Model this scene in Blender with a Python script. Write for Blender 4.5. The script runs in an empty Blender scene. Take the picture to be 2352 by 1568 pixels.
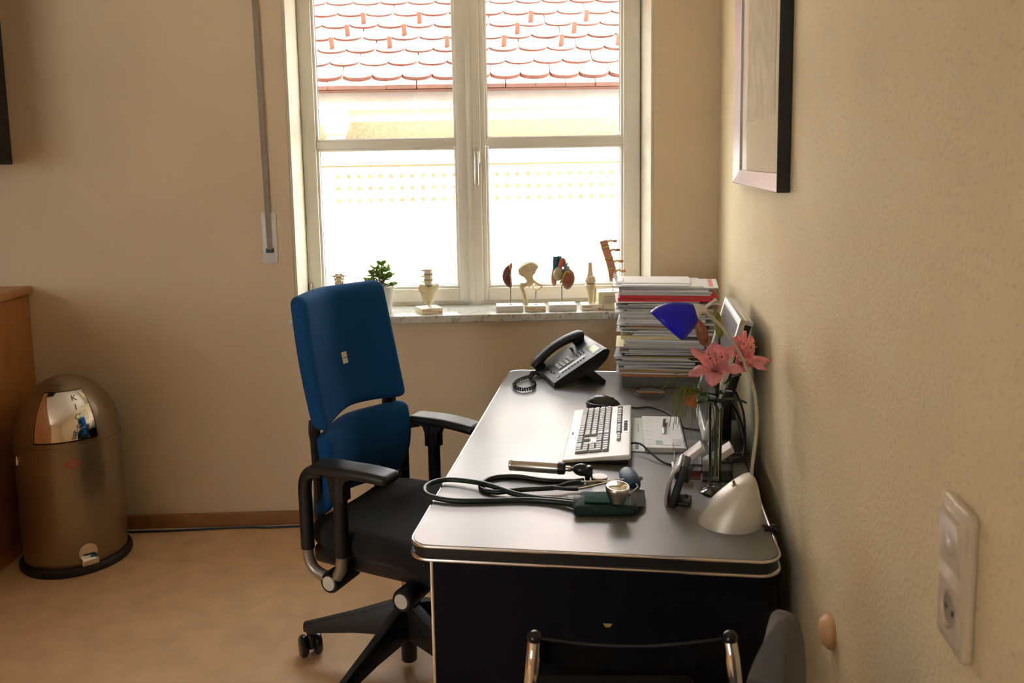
import bpy, bmesh, math, random
from mathutils import Vector, Matrix, Euler
D = bpy.data
SC = bpy.context.scene
COL = SC.collection
PI = math.pi
random.seed(7)

# ---------------------------------------------------------------- camera
CAMH = 1.562
F_PX, PY = 1974.5, 612.3
PITCH, ROLL, YAW = 0.1217, 0.01693, -0.02896
def camera_axes():
    fw = Vector((0, math.cos(PITCH), -math.sin(PITCH)))
    rt = Vector((1, 0, 0))
    dn = fw.cross(rt)
    r2 = rt * math.cos(ROLL) + dn * math.sin(ROLL)
    d2 = -rt * math.sin(ROLL) + dn * math.cos(ROLL)
    rz = Matrix.Rotation(YAW, 3, 'Z')
    return rz @ r2, rz @ d2, rz @ fw
r_, d_, f_ = camera_axes()
cd = D.cameras.new('camera')
cam = D.objects.new('camera', cd)
COL.objects.link(cam)
u_, b_ = -d_, -f_
cam.matrix_world = Matrix(((r_.x, u_.x, b_.x, 0), (r_.y, u_.y, b_.y, 0), (r_.z, u_.z, b_.z, CAMH), (0, 0, 0, 1)))
cd.sensor_width = 36.0
cd.lens = 36.0 * F_PX / 2352.0
cd.shift_y = -(784.0 - PY) / 2352.0
cd.clip_start = 0.05
cd.dof.use_dof = True
cd.dof.focus_distance = 2.7
cd.dof.aperture_fstop = 6.3
SC.camera = cam

# ---------------------------------------------------------------- sky, daylight, exposure
SKY = 4.4
w = D.worlds.new('overcast_sky')
SC.world = w
w.use_nodes = True
bg = w.node_tree.nodes['Background']
bg.inputs[0].default_value = (0.90, 0.955, 1.0, 1)
bg.inputs[1].default_value = SKY
def portal(name, loc, rot, sx, sy):
    l = D.lights.new(name, 'AREA')
    l.shape = 'RECTANGLE'
    l.size, l.size_y = sx, sy
    l.cycles.is_portal = True
    o = D.objects.new(name, l)
    o.location, o.rotation_euler = loc, rot
    COL.objects.link(o)
portal('far_window_portal', (-0.05, 4.06, 1.68), (PI / 2, 0, PI), 1.7, 1.6)
portal('near_window_portal', (-3.55, -3.32, 1.6), (PI / 2, 0, 0), 1.9, 1.6)
sl = D.lights.new('sun', 'SUN')
sl.energy = 26.0
sl.angle = math.radians(2.0)
sl.color = (0.98, 0.99, 1.0)
so_ = D.objects.new('sun', sl)
so_.rotation_euler = (math.radians(30), 0, math.radians(25))   # high sun from behind our house, on the neighbour's front
COL.objects.link(so_)
SC.view_settings.view_transform = 'Standard'
SC.view_settings.look = 'None'
SC.view_settings.exposure = 1.95
SC.view_settings.gamma = 1.0
SC.view_settings.use_curve_mapping = False
SC.cycles.max_bounces = 9
SC.cycles.diffuse_bounces = 6
SC.cycles.glossy_bounces = 4
SC.cycles.transmission_bounces = 6
SC.cycles.transparent_max_bounces = 16
SC.cycles.sample_clamp_indirect = 6.0
SC.cycles.caustics_reflective = False
SC.cycles.caustics_refractive = False
SC.cycles.use_denoising = True
SC.cycles.adaptive_threshold = 0.015

# ---------------------------------------------------------------- frames of reference
ANG = math.radians(9.79)                      # desk and right wall stand askew to the window wall
DA = Vector((-0.189, 1.81, 0))
DU = Vector((math.cos(ANG), -math.sin(ANG), 0))
DV = Vector((math.sin(ANG), math.cos(ANG), 0))
def DK(u, v, z=0.0):
    p = DA + DU * u + DV * v
    return Vector((p.x, p.y, z))
DZ = 0.73                                     # desk height
WY = 3.64                                     # window wall
WU = 0.85                                     # right wall, in desk coordinates

# ---------------------------------------------------------------- materials
MATS = {}
def nt(m):
    m.use_nodes = True
    t = m.node_tree
    return t, t.nodes, t.links, t.nodes['Principled BSDF']
def M(name, col, rough=0.5, metal=0.0, var=0.06, scale=18.0, bump=0.0, bscale=200.0, spec=0.5, coat=0.0, coatr=0.05, sheen=0.0, rand=0.0):
    """procedural material: colour with a little noise, optional fine relief"""
    if name in MATS:
        return MATS[name]
    m = D.materials.new(name)
    t, n, l, p = nt(m)
    tc = n.new('ShaderNodeTexCoord')
    nz = n.new('ShaderNodeTexNoise')
    nz.inputs['Scale'].default_value = scale
    nz.inputs['Detail'].default_value = 4
    l.new(tc.outputs['Object'], nz.inputs['Vector'])
    cr = n.new('ShaderNodeValToRGB')
    cr.color_ramp.elements[0].position = 0.3
    cr.color_ramp.elements[1].position = 0.7
    cr.color_ramp.elements[0].color = tuple(max(0, c * (1 - var)) for c in col) + (1,)
    cr.color_ramp.elements[1].color = tuple(min(1, c * (1 + var)) for c in col) + (1,)
    l.new(nz.outputs['Fac'], cr.inputs['Fac'])
    out = cr.outputs['Color']
    if rand:
        oi = n.new('ShaderNodeObjectInfo')
        mr = n.new('ShaderNodeMapRange')
        mr.inputs[3].default_value, mr.inputs[4].default_value = 1 - rand, 1 + rand
        hs = n.new('ShaderNodeHueSaturation')
        l.new(oi.outputs['Random'], mr.inputs[0])
        l.new(mr.outputs[0], hs.inputs['Value'])
        l.new(out, hs.inputs['Color'])
        out = hs.outputs['Color']
    l.new(out, p.inputs['Base Color'])
    p.inputs['Roughness'].default_value = rough
    p.inputs['Metallic'].default_value = metal
    p.inputs['Specular IOR Level'].default_value = spec
    p.inputs['Coat Weight'].default_value = coat
    p.inputs['Coat Roughness'].default_value = coatr
    if sheen:
        p.inputs['Sheen Weight'].default_value = sheen
    if bump:
        nb = n.new('ShaderNodeTexNoise')
        nb.inputs['Scale'].default_value = bscale
        nb.inputs['Detail'].default_value = 3
        l.new(tc.outputs['Object'], nb.inputs['Vector'])
        bp = n.new('ShaderNodeBump')
        bp.inputs['Strength'].default_value = bump
        bp.inputs['Distance'].default_value = 0.004
        l.new(nb.outputs['Fac'], bp.inputs['Height'])
        l.new(bp.outputs['Normal'], p.inputs['Normal'])
    MATS[name] = m
    return m
def GL(name, tint=(1, 1, 1), refl=1.0, rough=0.0):
    """thin clear glass or acrylic: transparent with a fresnel reflection"""
    if name in MATS:
        return MATS[name]
    m = D.materials.new(name)
    m.use_nodes = True
    t = m.node_tree
    n, l = t.nodes, t.links
    n.remove(n['Principled BSDF'])
    tr = n.new('ShaderNodeBsdfTransparent')
    tr.inputs[0].default_value = (*tint, 1)
    gl = n.new('ShaderNodeBsdfGlossy')
    gl.inputs['Roughness'].default_value = rough
    fr = n.new('ShaderNodeFresnel')
    fr.inputs[0].default_value = 1.45
    ml = n.new('ShaderNodeMath')
    ml.operation = 'MULTIPLY'
    ml.inputs[1].default_value = refl
    mx = n.new('ShaderNodeMixShader')
    l.new(fr.outputs[0], ml.inputs[0])
    l.new(ml.outputs[0], mx.inputs[0])
    l.new(tr.outputs[0], mx.inputs[1])
    l.new(gl.outputs[0], mx.inputs[2])
    l.new(mx.outputs[0], n['Material Output'].inputs[0])
    MATS[name] = m
    return m
def TR(name, col, trans=0.5, rough=0.4, var=0.12, scale=30.0):
    """leaf, petal or coloured lamp glass: diffuse with light coming through"""
    m = M(name, col, rough, var=var, scale=scale)
    t, n, l = m.node_tree, m.node_tree.nodes, m.node_tree.links
    p = n['Principled BSDF']
    tl = n.new('ShaderNodeBsdfTranslucent')
    src = p.inputs['Base Color'].links[0].from_socket
    l.new(src, tl.inputs['Color'])
    mx = n.new('ShaderNodeMixShader')
    mx.inputs[0].default_value = trans
    l.new(p.outputs[0], mx.inputs[1])
    l.new(tl.outputs[0], mx.inputs[2])
    l.new(mx.outputs[0], n['Material Output'].inputs[0])
    return m
def stripes(name, ca, cb, scale, axis='Z', rough=0.7, dist=1.5):
    """fine parallel lines: sheet edges, wood grain, woven cloth"""
    if name in MATS:
        return MATS[name]
    m = D.materials.new(name)
    t, n, l, p = nt(m)
    tc = n.new('ShaderNodeTexCoord')
    wv = n.new('ShaderNodeTexWave')
    wv.bands_direction = axis
    wv.inputs['Scale'].default_value = scale
    wv.inputs['Distortion'].default_value = dist
    wv.inputs['Detail'].default_value = 3
    l.new(tc.outputs['Object'], wv.inputs['Vector'])
    cr = n.new('ShaderNodeValToRGB')
    cr.color_ramp.elements[0].color = (*ca, 1)
    cr.color_ramp.elements[1].color = (*cb, 1)
    l.new(wv.outputs['Fac'], cr.inputs['Fac'])
    l.new(cr.outputs['Color'], p.inputs['Base Color'])
    p.inputs['Roughness'].default_value = rough
    MATS[name] = m
    return m

# ---------------------------------------------------------------- geometry helpers
def _axis(h, r, n, div):
    m = h - r
    a = [-m + 2 * m * i / div for i in range(div + 1)] if m > 1e-7 else [0.0]
    rim = [m + r * math.tan(PI / 4 * k / n) for k in range(1, n + 1)] if r > 0 else []
    return [-x for x in reversed(rim)] + a + rim
def rbox(sx, sy, sz, r=0.0, n=2, c=(0, 0, 0), div=(1, 1, 1), f=None):
    """box with rounded edges (full sizes), optionally bent by f(Vector)->Vector"""
    h = (sx / 2, sy / 2, sz / 2)
    r = min(r, min(h))
    ax = [_axis(h[i], r, n, div[i]) for i in range(3)]
    L = [len(a) for a in ax]
    bm = bmesh.new()
    vs = {}
    def V(i, j, k):
        key = (i, j, k)
        if key not in vs:
            p = Vector((ax[0][i], ax[1][j], ax[2][k]))
            if r > 0:
                q = Vector([max(-(h[a] - r), min(h[a] - r, p[a])) for a in range(3)])
                d = p - q
                if d.length > 1e-9:
                    p = q + d.normalized() * r
            p = p + Vector(c)
            if f:
                p = f(p)
            vs[key] = bm.verts.new(p)
        return vs[key]
    for a in range(3):
        b, c2 = (a + 1) % 3, (a + 2) % 3
        for side in (0, L[a] - 1):
            for i in range(L[b] - 1):
                for j in range(L[c2] - 1):
                    q = []
                    for (x, y) in ((i, j), (i + 1, j), (i + 1, j + 1), (i, j + 1)):
                        k = [0, 0, 0]
                        k[a], k[b], k[c2] = side, x, y
                        q.append(V(*k))
                    if side == 0:
                        q.reverse()
                    try:
                        bm.faces.new(q)
                    except ValueError:
                        pass
    return bm
def lathe(prof, seg=24, c=(0, 0, 0), arc=2 * PI, sx=1.0, sy=1.0):
    bm = bmesh.new()
    full = abs(arc - 2 * PI) < 1e-6
    m = seg if full else seg + 1
    rings = []
    for (r, z) in prof:
        if r < 1e-7:
            rings.append([bm.verts.new((c[0], c[1], c[2] + z))])
        else:
            rings.append([bm.verts.new((c[0] + sx * r * math.cos(arc * i / seg), c[1] + sy * r * math.sin(arc * i / seg), c[2] + z)) for i in range(m)])
    for a, b in zip(rings, rings[1:]):
        for i in range(seg):
            j = (i + 1) % m
            if len(a) == 1 and len(b) == 1:
                continue
            q = [a[0], b[j], b[i]] if len(a) == 1 else ([a[i], a[j], b[0]] if len(b) == 1 else [a[i], a[j], b[j], b[i]])
            bm.faces.new(q)
    return bm
def cylinder(r, z0, z1, seg=20, c=(0, 0), r2=None, bev=0.0):
    r2 = r if r2 is None else r2
    b = bev
    pr = [(0, z0), (r - b, z0), (r, z0 + b), (r2, z1 - b), (r2 - b, z1), (0, z1)] if b else [(0, z0), (r, z0), (r2, z1), (0, z1)]
    return lathe(pr, seg, (c[0], c[1], 0))
def spline(pts, n=6, closed=False):
    pts = [Vector(p) for p in pts]
    out = []
    m = len(pts)
    rng = range(m if closed else m - 1)
    for i in rng:
        g = lambda k: pts[k % m] if closed else pts[max(0, min(m - 1, k))]
        p0, p1, p2, p3 = g(i - 1), g(i), g(i + 1), g(i + 2)
        for s in range(n):
            t = s / n
            out.append(0.5 * ((2 * p1) + (p2 - p0) * t + (2 * p0 - 5 * p1 + 4 * p2 - p3) * t * t + (-p0 + 3 * p1 - 3 * p2 + p3) * t ** 3))
    if not closed:
        out.append(pts[-1])
    return out
def tube(pts, r, seg=8, closed=False, flat=1.0, up=None):
    """round tube along points; r number or list; flat squeezes the section's second axis"""
    pts = [Vector(p) for p in pts]
    m = len(pts)
    bm = bmesh.new()
    T = []
    for i in range(m):
        a = pts[(i - 1) % m] if (closed or i > 0) else pts[i]
        b = pts[(i + 1) % m] if (closed or i < m - 1) else pts[i]
        d = b - a
        T.append(d.normalized() if d.length > 1e-9 else Vector((0, 0, 1)))
    n0 = Vector(up) if up is not None else (Vector((0, 0, 1)) if abs(T[0].z) < 0.9 else Vector((1, 0, 0)))
    n0 = (n0 - T[0] * n0.dot(T[0])).normalized()
    rings = []
    for i in range(m):
        n0 = (n0 - T[i] * n0.dot(T[i]))
        n0 = n0.normalized() if n0.length > 1e-6 else T[i].orthogonal().normalized()
        bn = T[i].cross(n0)
        rr = r[i] if isinstance(r, (list, tuple)) else r
        rings.append([bm.verts.new(pts[i] + n0 * (rr * flat * math.cos(2 * PI * k / seg)) + bn * (rr * math.sin(2 * PI * k / seg))) for k in range(seg)])
    for i in range(m if closed else m - 1):
        a, b = rings[i], rings[(i + 1) % m]
        for k in range(seg):
            j = (k + 1) % seg
            bm.faces.new((a[k], a[j], b[j], b[k]))
    if not closed:
        bm.faces.new(list(reversed(rings[0])))
        bm.faces.new(rings[-1])
    bmesh.ops.recalc_face_normals(bm, faces=bm.faces)
    return bm
def loft(rings, cap=True, closed=True):
    bm = bmesh.new()
    R = [[bm.verts.new(p) for p in ring] for ring in rings]
    for a, b in zip(R, R[1:]):
        k = len(a)
        for i in range(k if closed else k - 1):
            j = (i + 1) % k
            bm.faces.new((a[i], a[j], b[j], b[i]))
    if cap and closed:
        bm.faces.new(list(reversed(R[0])))
        bm.faces.new(R[-1])
    bmesh.ops.recalc_face_normals(bm, faces=bm.faces)
    return bm
def prism(out, z0, z1, bev=0.0):
    """extrude a 2D outline (x, y) from z0 to z1 with bevelled rims"""
    bm = bmesh.new()
    lo = [bm.verts.new((x, y, z0)) for x, y in out]
    hi = [bm.verts.new((x, y, z1)) for x, y in out]
    k = len(out)
    f0 = bm.faces.new(list(reversed(lo)))
    f1 = bm.faces.new(hi)
    for i in range(k):
        j = (i + 1) % k
        bm.faces.new((lo[i], lo[j], hi[j], hi[i]))
    bmesh.ops.recalc_face_normals(bm, faces=bm.faces)
    if bev:
        e = list({x for fc in (f0, f1) for x in fc.edges})
        bmesh.ops.bevel(bm, geom=e, offset=bev, segments=2, affect='EDGES', profile=0.5)
    return bm
def round_rect(x0, y0, x1, y1, r, n=6):
    o = []
    for (cx, cy, a0) in ((x1 - r, y1 - r, 0), (x0 + r, y1 - r, 90), (x0 + r, y0 + r, 180), (x1 - r, y0 + r, 270)):
        for k in range(n + 1):
            a = math.radians(a0 + 90 * k / n)
            o.append((cx + r * math.cos(a), cy + r * math.sin(a)))
    return o
def ball(rx, ry, rz, c=(0, 0, 0), seg=16, rings=10, f=None):
    bm = bmesh.new()
    bmesh.ops.create_uvsphere(bm, u_segments=seg, v_segments=rings, radius=1.0)
    for v in bm.verts:
        p = Vector((v.co.x * rx, v.co.y * ry, v.co.z * rz))
        if f:
            p = f(p)
        v.co = p + Vector(c)
    return bm
def sheet(fn, nu, nv, th=0.0):
    """surface fn(u, v) on [0,1]^2 with real thickness"""
    bm = bmesh.new()
    g = [[bm.verts.new(fn(i / nu, j / nv)) for j in range(nv + 1)] for i in range(nu + 1)]
    for i in range(nu):
        for j in range(nv):
            bm.faces.new((g[i][j], g[i + 1][j], g[i + 1][j + 1], g[i][j + 1]))
    bm.normal_update()
    if th:
        bmesh.ops.solidify(bm, geom=bm.faces[:], thickness=th)
    return bm
def cat(*bms):
    """several shapes of ONE part joined into one mesh"""
    out = bms[0]
    for b in bms[1:]:
        me = D.meshes.new('tmp')
        b.to_mesh(me)
        b.free()
        out.from_mesh(me)
        D.meshes.remove(me)
    return out
def xf(bm, loc=(0, 0, 0), rot=(0, 0, 0), sc=(1, 1, 1)):
    bm.transform(Matrix.LocRotScale(Vector(loc), Euler(rot), Vector(sc)))
    return bm
def mk(name, bm, mat, parent=None, loc=(0, 0, 0), rot=(0, 0, 0), sharp=35, label=None):
    me = D.meshes.new(name)
    bm.to_mesh(me)
    bm.free()
    if sharp:
        me.polygons.foreach_set('use_smooth', [True] * len(me.polygons))
        me.set_sharp_from_angle(angle=math.radians(sharp))
    if mat:
        me.materials.append(mat)
    return inst(name, me, parent, loc, rot, label)
def inst(name, me, parent=None, loc=(0, 0, 0), rot=(0, 0, 0), label=None):
    o = D.objects.new(name, me)
    COL.objects.link(o)
    o.location, o.rotation_euler = loc, rot
    if parent:
        o.parent = parent
    if label:
        o['label'] = label
    return o
def tag(o, label, cat_, group=None):
    o['label'], o['category'] = label, cat_
    if group:
        o['group'] = group
    return o
def thing(name, label, cat_, loc=(0, 0, 0), rz=0.0, group=None):
    o = D.objects.new(name, None)
    o.empty_display_size = 0.05
    COL.objects.link(o)
    o.location, o.rotation_euler = loc, (0, 0, rz)
    return tag(o, label, cat_, group)
def struct(o):
    o['kind'] = 'structure'
    return o
def text_mesh(s, size, ext=0.0003, align='CENTER'):
    cu = D.curves.new('lettering', 'FONT')
    cu.body, cu.size, cu.extrude = s, size, ext
    cu.align_x, cu.align_y = align, 'CENTER'
    cu.resolution_u = 2
    o = D.objects.new('lettering', cu)
    COL.objects.link(o)
    dg = bpy.context.evaluated_depsgraph_get()
    me = D.meshes.new_from_object(o.evaluated_get(dg))
    D.objects.remove(o)
    D.curves.remove(cu)
    return me
def lettering(s, size, mat, parent, loc, rot, name='lettering', align='CENTER'):
    me = text_mesh(s, size, align=align)
    me.materials.append(mat)
    return inst(name, me, parent, loc, rot)

# ---------------------------------------------------------------- shared materials
BLACKP = M('black_plastic', (0.007, 0.007, 0.008), 0.42, var=0.1)
BLACKG = M('black_gloss_plastic', (0.010, 0.010, 0.012), 0.22, var=0.05)
CHROME = M('chrome', (0.82, 0.81, 0.79), 0.08, 1.0, var=0.02)
STEEL = M('brushed_steel', (0.62, 0.60, 0.57), 0.28, 1.0, var=0.05)
ALU = M('aluminium_edge', (0.78, 0.76, 0.74), 0.22, 1.0, var=0.02)
WHITE = M('white_paper', (0.82, 0.82, 0.84), 0.7, var=0.02)
WHITEP = M('white_plastic', (0.72, 0.70, 0.66), 0.35, var=0.02)
BONE = M('bone_plastic', (0.78, 0.66, 0.42), 0.38, var=0.10, scale=60)
CREAM = M('cream_plastic', (0.80, 0.72, 0.48), 0.4, var=0.03)
RED = M('red_print', (0.62, 0.04, 0.03), 0.6, var=0.03)
INK = M('dark_print', (0.04, 0.04, 0.05), 0.6, var=0.03)
# ================================================================ THE ROOM
def wall_mat(name, col, bump, bscale, var=0.03, speck=0.0):
    m = M(name, col, 0.85, var=var, scale=3.0, bump=bump, bscale=bscale, spec=0.2)
    if speck:
        t, n, l = m.node_tree, m.node_tree.nodes, m.node_tree.links
        p = n['Principled BSDF']
        src = p.inputs['Base Color'].links[0].from_socket
        tc = n.new('ShaderNodeTexCoord')
        vz = n.new('ShaderNodeTexNoise')
        vz.inputs['Scale'].default_value = 150
        vz.inputs['Detail'].default_value = 2
        l.new(tc.outputs['Object'], vz.inputs['Vector'])
        cr = n.new('ShaderNodeValToRGB')
        cr.color_ramp.elements[0].position, cr.color_ramp.elements[1].position = 0.28, 0.42
        cr.color_ramp.elements[0].color = (1 - speck, 1 - speck, 1 - speck * 0.9, 1)
        cr.color_ramp.elements[1].color = (1, 1, 1, 1)
        l.new(vz.outputs['Fac'], cr.inputs['Fac'])
        mx = n.new('ShaderNodeMix')
        mx.data_type, mx.blend_type = 'RGBA', 'MULTIPLY'
        mx.inputs[0].default_value = 1.0
        l.new(src, mx.inputs[6])
        l.new(cr.outputs['Color'], mx.inputs[7])
        l.new(mx.outputs[2], p.inputs['Base Color'])
    return m
WALL = wall_mat('smooth_cream_wall', (0.74, 0.60, 0.42), 0.08, 90)
PLASTER = wall_mat('rough_cream_plaster', (0.74, 0.65, 0.44), 0.55, 130, speck=0.22)
CEIL = M('white_ceiling_paint', (0.80, 0.76, 0.68), 0.9, var=0.02)
LINO = M('marbled_linoleum', (0.76, 0.50, 0.285), 0.42, var=0.10, scale=9.0, bump=0.02, bscale=60)
LINO.node_tree.nodes['Noise Texture'].inputs['Detail'].default_value = 9
BASEB = M('brown_baseboard', (0.33, 0.15, 0.055), 0.5, var=0.1, scale=8)
WFRAME = M('cream_white_window_paint', (0.80, 0.775, 0.69), 0.38, var=0.015)
def box(x0, x1, y0, y1, z0, z1, r=0.0, n=1):
    return rbox(x1 - x0, y1 - y0, z1 - z0, r, n, ((x0 + x1) / 2, (y0 + y1) / 2, (z0 + z1) / 2))

OX0, OX1, OZ0, OZ1 = -0.82, 0.713, 0.885, 2.46   # window opening
FY = 3.89                                        # window frame face
LX = -4.60                                       # left wall
CEILZ = 2.72
# floor: two linoleum sheets with a welded seam between them
fl = struct(mk('floor', box(LX - 0.3, 1.9, -3.3, WY + 0.2, -0.14, -0.004), M('screed', (0.3, 0.2, 0.1), 0.8)))
def seam_y(x):
    return 3.354 + (x + 1.474) * (-0.196)
xa, xb, xm = LX, 1.75, -3.44
mk('linoleum_sheet', prism([(xm, WY + 0.1), (xb, seam_y(xb) + 0.0012), (xb, WY + 0.1)], -0.004, 0.0), LINO, fl, sharp=0)
mk('linoleum_sheet', prism([(xa, -3.0), (xb, -3.0), (xb, seam_y(xb) - 0.0012), (xm, WY + 0.0976), (xa, WY + 0.0976)], -0.004, 0.0), LINO, fl, sharp=0)
struct(mk('ceiling', box(LX - 0.3, 1.9, -3.3, WY + 0.4, CEILZ, CEILZ + 0.2), CEIL, sharp=0))
struct(mk('wall_far', cat(box(LX - 0.3, OX0, WY, WY + 0.42, -0.6, 3.4), box(OX1, 2.0, WY, WY + 0.42, -0.6, 3.4),
                          box(OX0, OX1, WY, WY + 0.42, -0.6, OZ0), box(OX0, OX1, WY, WY + 0.42, OZ1, 3.4)), WALL, sharp=0))
rw = struct(mk('wall_right', box(0, 0.25, -5.4, 2.25, -0.1, 3.0), PLASTER, None, DK(WU, 0, 0), (0, 0, -ANG), sharp=0))
W2 = (-4.4, -2.7, 0.90, 2.30)                    # second window, in the wall behind the camera: x0, x1, z0, z1
struct(mk('wall_left', box(LX - 0.3, LX, -3.3, WY + 0.1, -0.6, 3.0), WALL, sharp=0))
struct(mk('wall_near', cat(box(LX - 0.3, W2[0], -3.3, -3.0, -0.6, 3.0), box(W2[1], 2.2, -3.3, -3.0, -0.6, 3.0),
                           box(W2[0], W2[1], -3.3, -3.0, -0.6, W2[2]), box(W2[0], W2[1], -3.3, -3.0, W2[3], 3.0)), WALL, sharp=0))
struct(mk('added_sun_blocker', box(LX - 0.8, 2.2, -4.5, -3.3, 2.55, 2.70), CEIL, sharp=0))  # unseen slab added outside to keep the sun out of the rear window
# baseboard along the window wall
struct(mk('baseboard_far', box(LX, 0.97, WY - 0.013, WY, 0.0, 0.062, 0.004), BASEB, sharp=0))
struct(mk('baseboard_right', box(-0.013, 0, -4.9, 1.83, 0.0, 0.062, 0.004), BASEB, None, DK(WU, 0, 0), (0, 0, -ANG), sharp=0))

# ---------------------------------------------------------------- window with two sashes
win = D.objects.new('window_1', None)
COL.objects.link(win)
win.location = (0, FY, 0)
struct(win)
PANE = GL('window_glass', (0.98, 0.99, 0.985), 0.6)
BEAD = M('white_glazing_bead', (0.84, 0.83, 0.78), 0.35, var=0.01)
RUBBER = M('grey_gasket', (0.20, 0.20, 0.19), 0.6)
def rect_frame(x0, x1, z0, z1, wl, wr, wb, wt, y0, y1, r=0.004):
    return cat(box(x0, x0 + wl, y0, y1, z0, z1, r), box(x1 - wr, x1, y0, y1, z0, z1, r),
               box(x0 + wl, x1 - wr, y0, y1, z0, z0 + wb, r), box(x0 + wl, x1 - wr, y0, y1, z1 - wt, z1, r))
mk('window_frame', rect_frame(OX0 - 0.03, OX1 + 0.02, 0.905, OZ1, 0.045, 0.045, 0.035, 0.08, -0.002, 0.075), WFRAME, win)
mk('reveal_lining', cat(box(OX0 - 0.001, OX0 + 0.012, -0.245, 0, 0.92, OZ1), box(OX1 - 0.012, OX1 + 0.001, -0.245, 0, 0.92, OZ1)), M('pale_reveal_paint', (0.66, 0.62, 0.50), 0.7), win, sharp=0)
def sash(x0, x1, gx0, gx1, name):
    s = mk(name, cat(box(x0, gx0, -0.022, 0.05, 0.936, 2.40, 0.005), box(gx1, x1, -0.022, 0.05, 0.936, 2.40, 0.005),
                     box(gx0, gx1, -0.022, 0.05, 0.936, 0.995, 0.005), box(gx0, gx1, -0.022, 0.05, 2.33, 2.40, 0.005)), WFRAME, win)
    mk('transom', cat(box(gx0, gx1, -0.016, 0.045, 1.630, 1.662, 0.004)), WFRAME, s)
    for (z0, z1) in ((0.995, 1.630), (1.662, 2.33)):
        mk('glazing_bead', cat(rect_frame(gx0, gx1, z0, z1, 0.011, 0.011, 0.011, 0.011, -0.010, 0.022, 0.003)), BEAD, s)
        mk('gasket', rect_frame(gx0 + 0.010, gx1 - 0.010, z0 + 0.010, z1 - 0.010, 0.003, 0.003, 0.003, 0.003, 0.012, 0.02, 0), RUBBER, s, sharp=0)
        mk('pane', box(gx0 + 0.009, gx1 - 0.009, 0.016, 0.024, z0 + 0.009, z1 - 0.009), PANE, s, sharp=0)
    return s
sash(OX0 + 0.012, -0.076, -0.748, -0.126, 'sash')
s2 = sash(-0.024, OX1 - 0.018, 0.004, 0.620, 'sash')
mk('overlap_strip', cat(box(-0.080, -0.018, -0.036, -0.004, 0.936, 2.40, 0.005), box(-0.071, -0.055, -0.042, -0.036, 0.936, 2.40, 0.003)), WFRAME, win)
h = mk('handle', cat(rbox(0.028, 0.012, 0.066, 0.005, 2, (-0.037, -0.042, 1.590)), rbox(0.013, 0.030, 0.013, 0.004, 2, (-0.037, -0.060, 1.602)),
                     rbox(0.019, 0.012, 0.150, 0.005, 2, (-0.039, -0.078, 1.535))), M('satin_handle', (0.66, 0.64, 0.60), 0.3, 0.8), win)
mk('hinge', lathe([(0, -0.03), (0.007, -0.03), (0.007, 0.03), (0, 0.03)], 12, (OX0 + 0.022, -0.03, 1.0)), STEEL, win)
def marble():
    m = M('speckled_sill_stone', (0.60, 0.585, 0.53), 0.28, var=0.12, scale=22)
    t, n, l = m.node_tree, m.node_tree.nodes, m.node_tree.links
    p = n['Principled BSDF']
    src = p.inputs['Base Color'].links[0].from_socket
    tc = n.new('ShaderNodeTexCoord')
    mu = n.new('ShaderNodeTexNoise')
    mu.inputs['Scale'].default_value = 45
    mu.inputs['Detail'].default_value = 8
    mu.inputs['Distortion'].default_value = 1.2
    l.new(tc.outputs['Object'], mu.inputs['Vector'])
    cr = n.new('ShaderNodeValToRGB')
    cr.color_ramp.elements[0].position, cr.color_ramp.elements[1].position = 0.33, 0.45
    cr.color_ramp.elements[0].color, cr.color_ramp.elements[1].color = (0.45, 0.45, 0.45, 1), (1, 1, 1, 1)
    l.new(mu.outputs['Fac'], cr.inputs['Fac'])
    mx = n.new('ShaderNodeMix')
    mx.data_type, mx.blend_type = 'RGBA', 'MULTIPLY'
    mx.inputs[0].default_value = 1
    l.new(src, mx.inputs[6])
    l.new(cr.outputs['Color'], mx.inputs[7])
    l.new(mx.outputs[2], p.inputs['Base Color'])
    return m
mk('window_sill', box(-0.842, 0.735, 3.595 - FY, 0.012, 0.888, 0.92, 0.004, 2), marble(), win)
# second window, behind the camera
wn2 = struct(D.objects.new('window_2', None))
COL.objects.link(wn2)
wn2.location = ((W2[0] + W2[1]) / 2, -3.12, 0)
hw = (W2[1] - W2[0]) / 2
mk('window_frame', rect_frame(-hw, hw, W2[2], W2[3], 0.05, 0.05, 0.05, 0.05, -0.03, 0.03), WFRAME, wn2)
for a, b in ((-hw + 0.05, 0.0), (0.0, hw - 0.05)):
    s = mk('sash', rect_frame(a, b, W2[2] + 0.05, W2[3] - 0.05, 0.06, 0.06, 0.06, 0.06, -0.025, 0.025), WFRAME, wn2)
    mk('pane', box(a + 0.06, b - 0.06, -0.004, 0.004, W2[2] + 0.11, W2[3] - 0.11), PANE, s, sharp=0)

# roller shutter strap and winder plate beside the window
st = thing('shutter_strap', 'grey woven roller shutter strap running into a white wall plate left of window', 'shutter strap', (-0.913, WY, 1.26))
mk('winder_plate', xf(prism(round_rect(-0.031, -0.108, 0.031, 0.108, 0.012), 0, 0.007, 0.002), rot=(PI / 2, 0, 0)), WHITEP, st)
mk('strap_slot', box(-0.017, 0.017, -0.0085, -0.0072, -0.063, -0.043, 0), BLACKP, st, sharp=0)
mk('strap', sheet(lambda a, b: Vector((-0.0105 + 0.021 * a - 0.012 * b, -0.012 - 0.020 * math.sin(PI * min(b, 1.0)) * 0.2 - 0.004 * b, -0.048 + 1.30 * b)), 1, 12, 0.0016), M('grey_strap_weave', (0.34, 0.30, 0.255), 0.8, bump=0.3, bscale=900), st)
mk('screw', lathe([(0, 0), (0.003, 0), (0.002, 0.0015), (0, 0.002)], 10, (0, 0, 0)), STEEL, st, (0.0, -0.0072, -0.085), (PI / 2, 0, 0))

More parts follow.
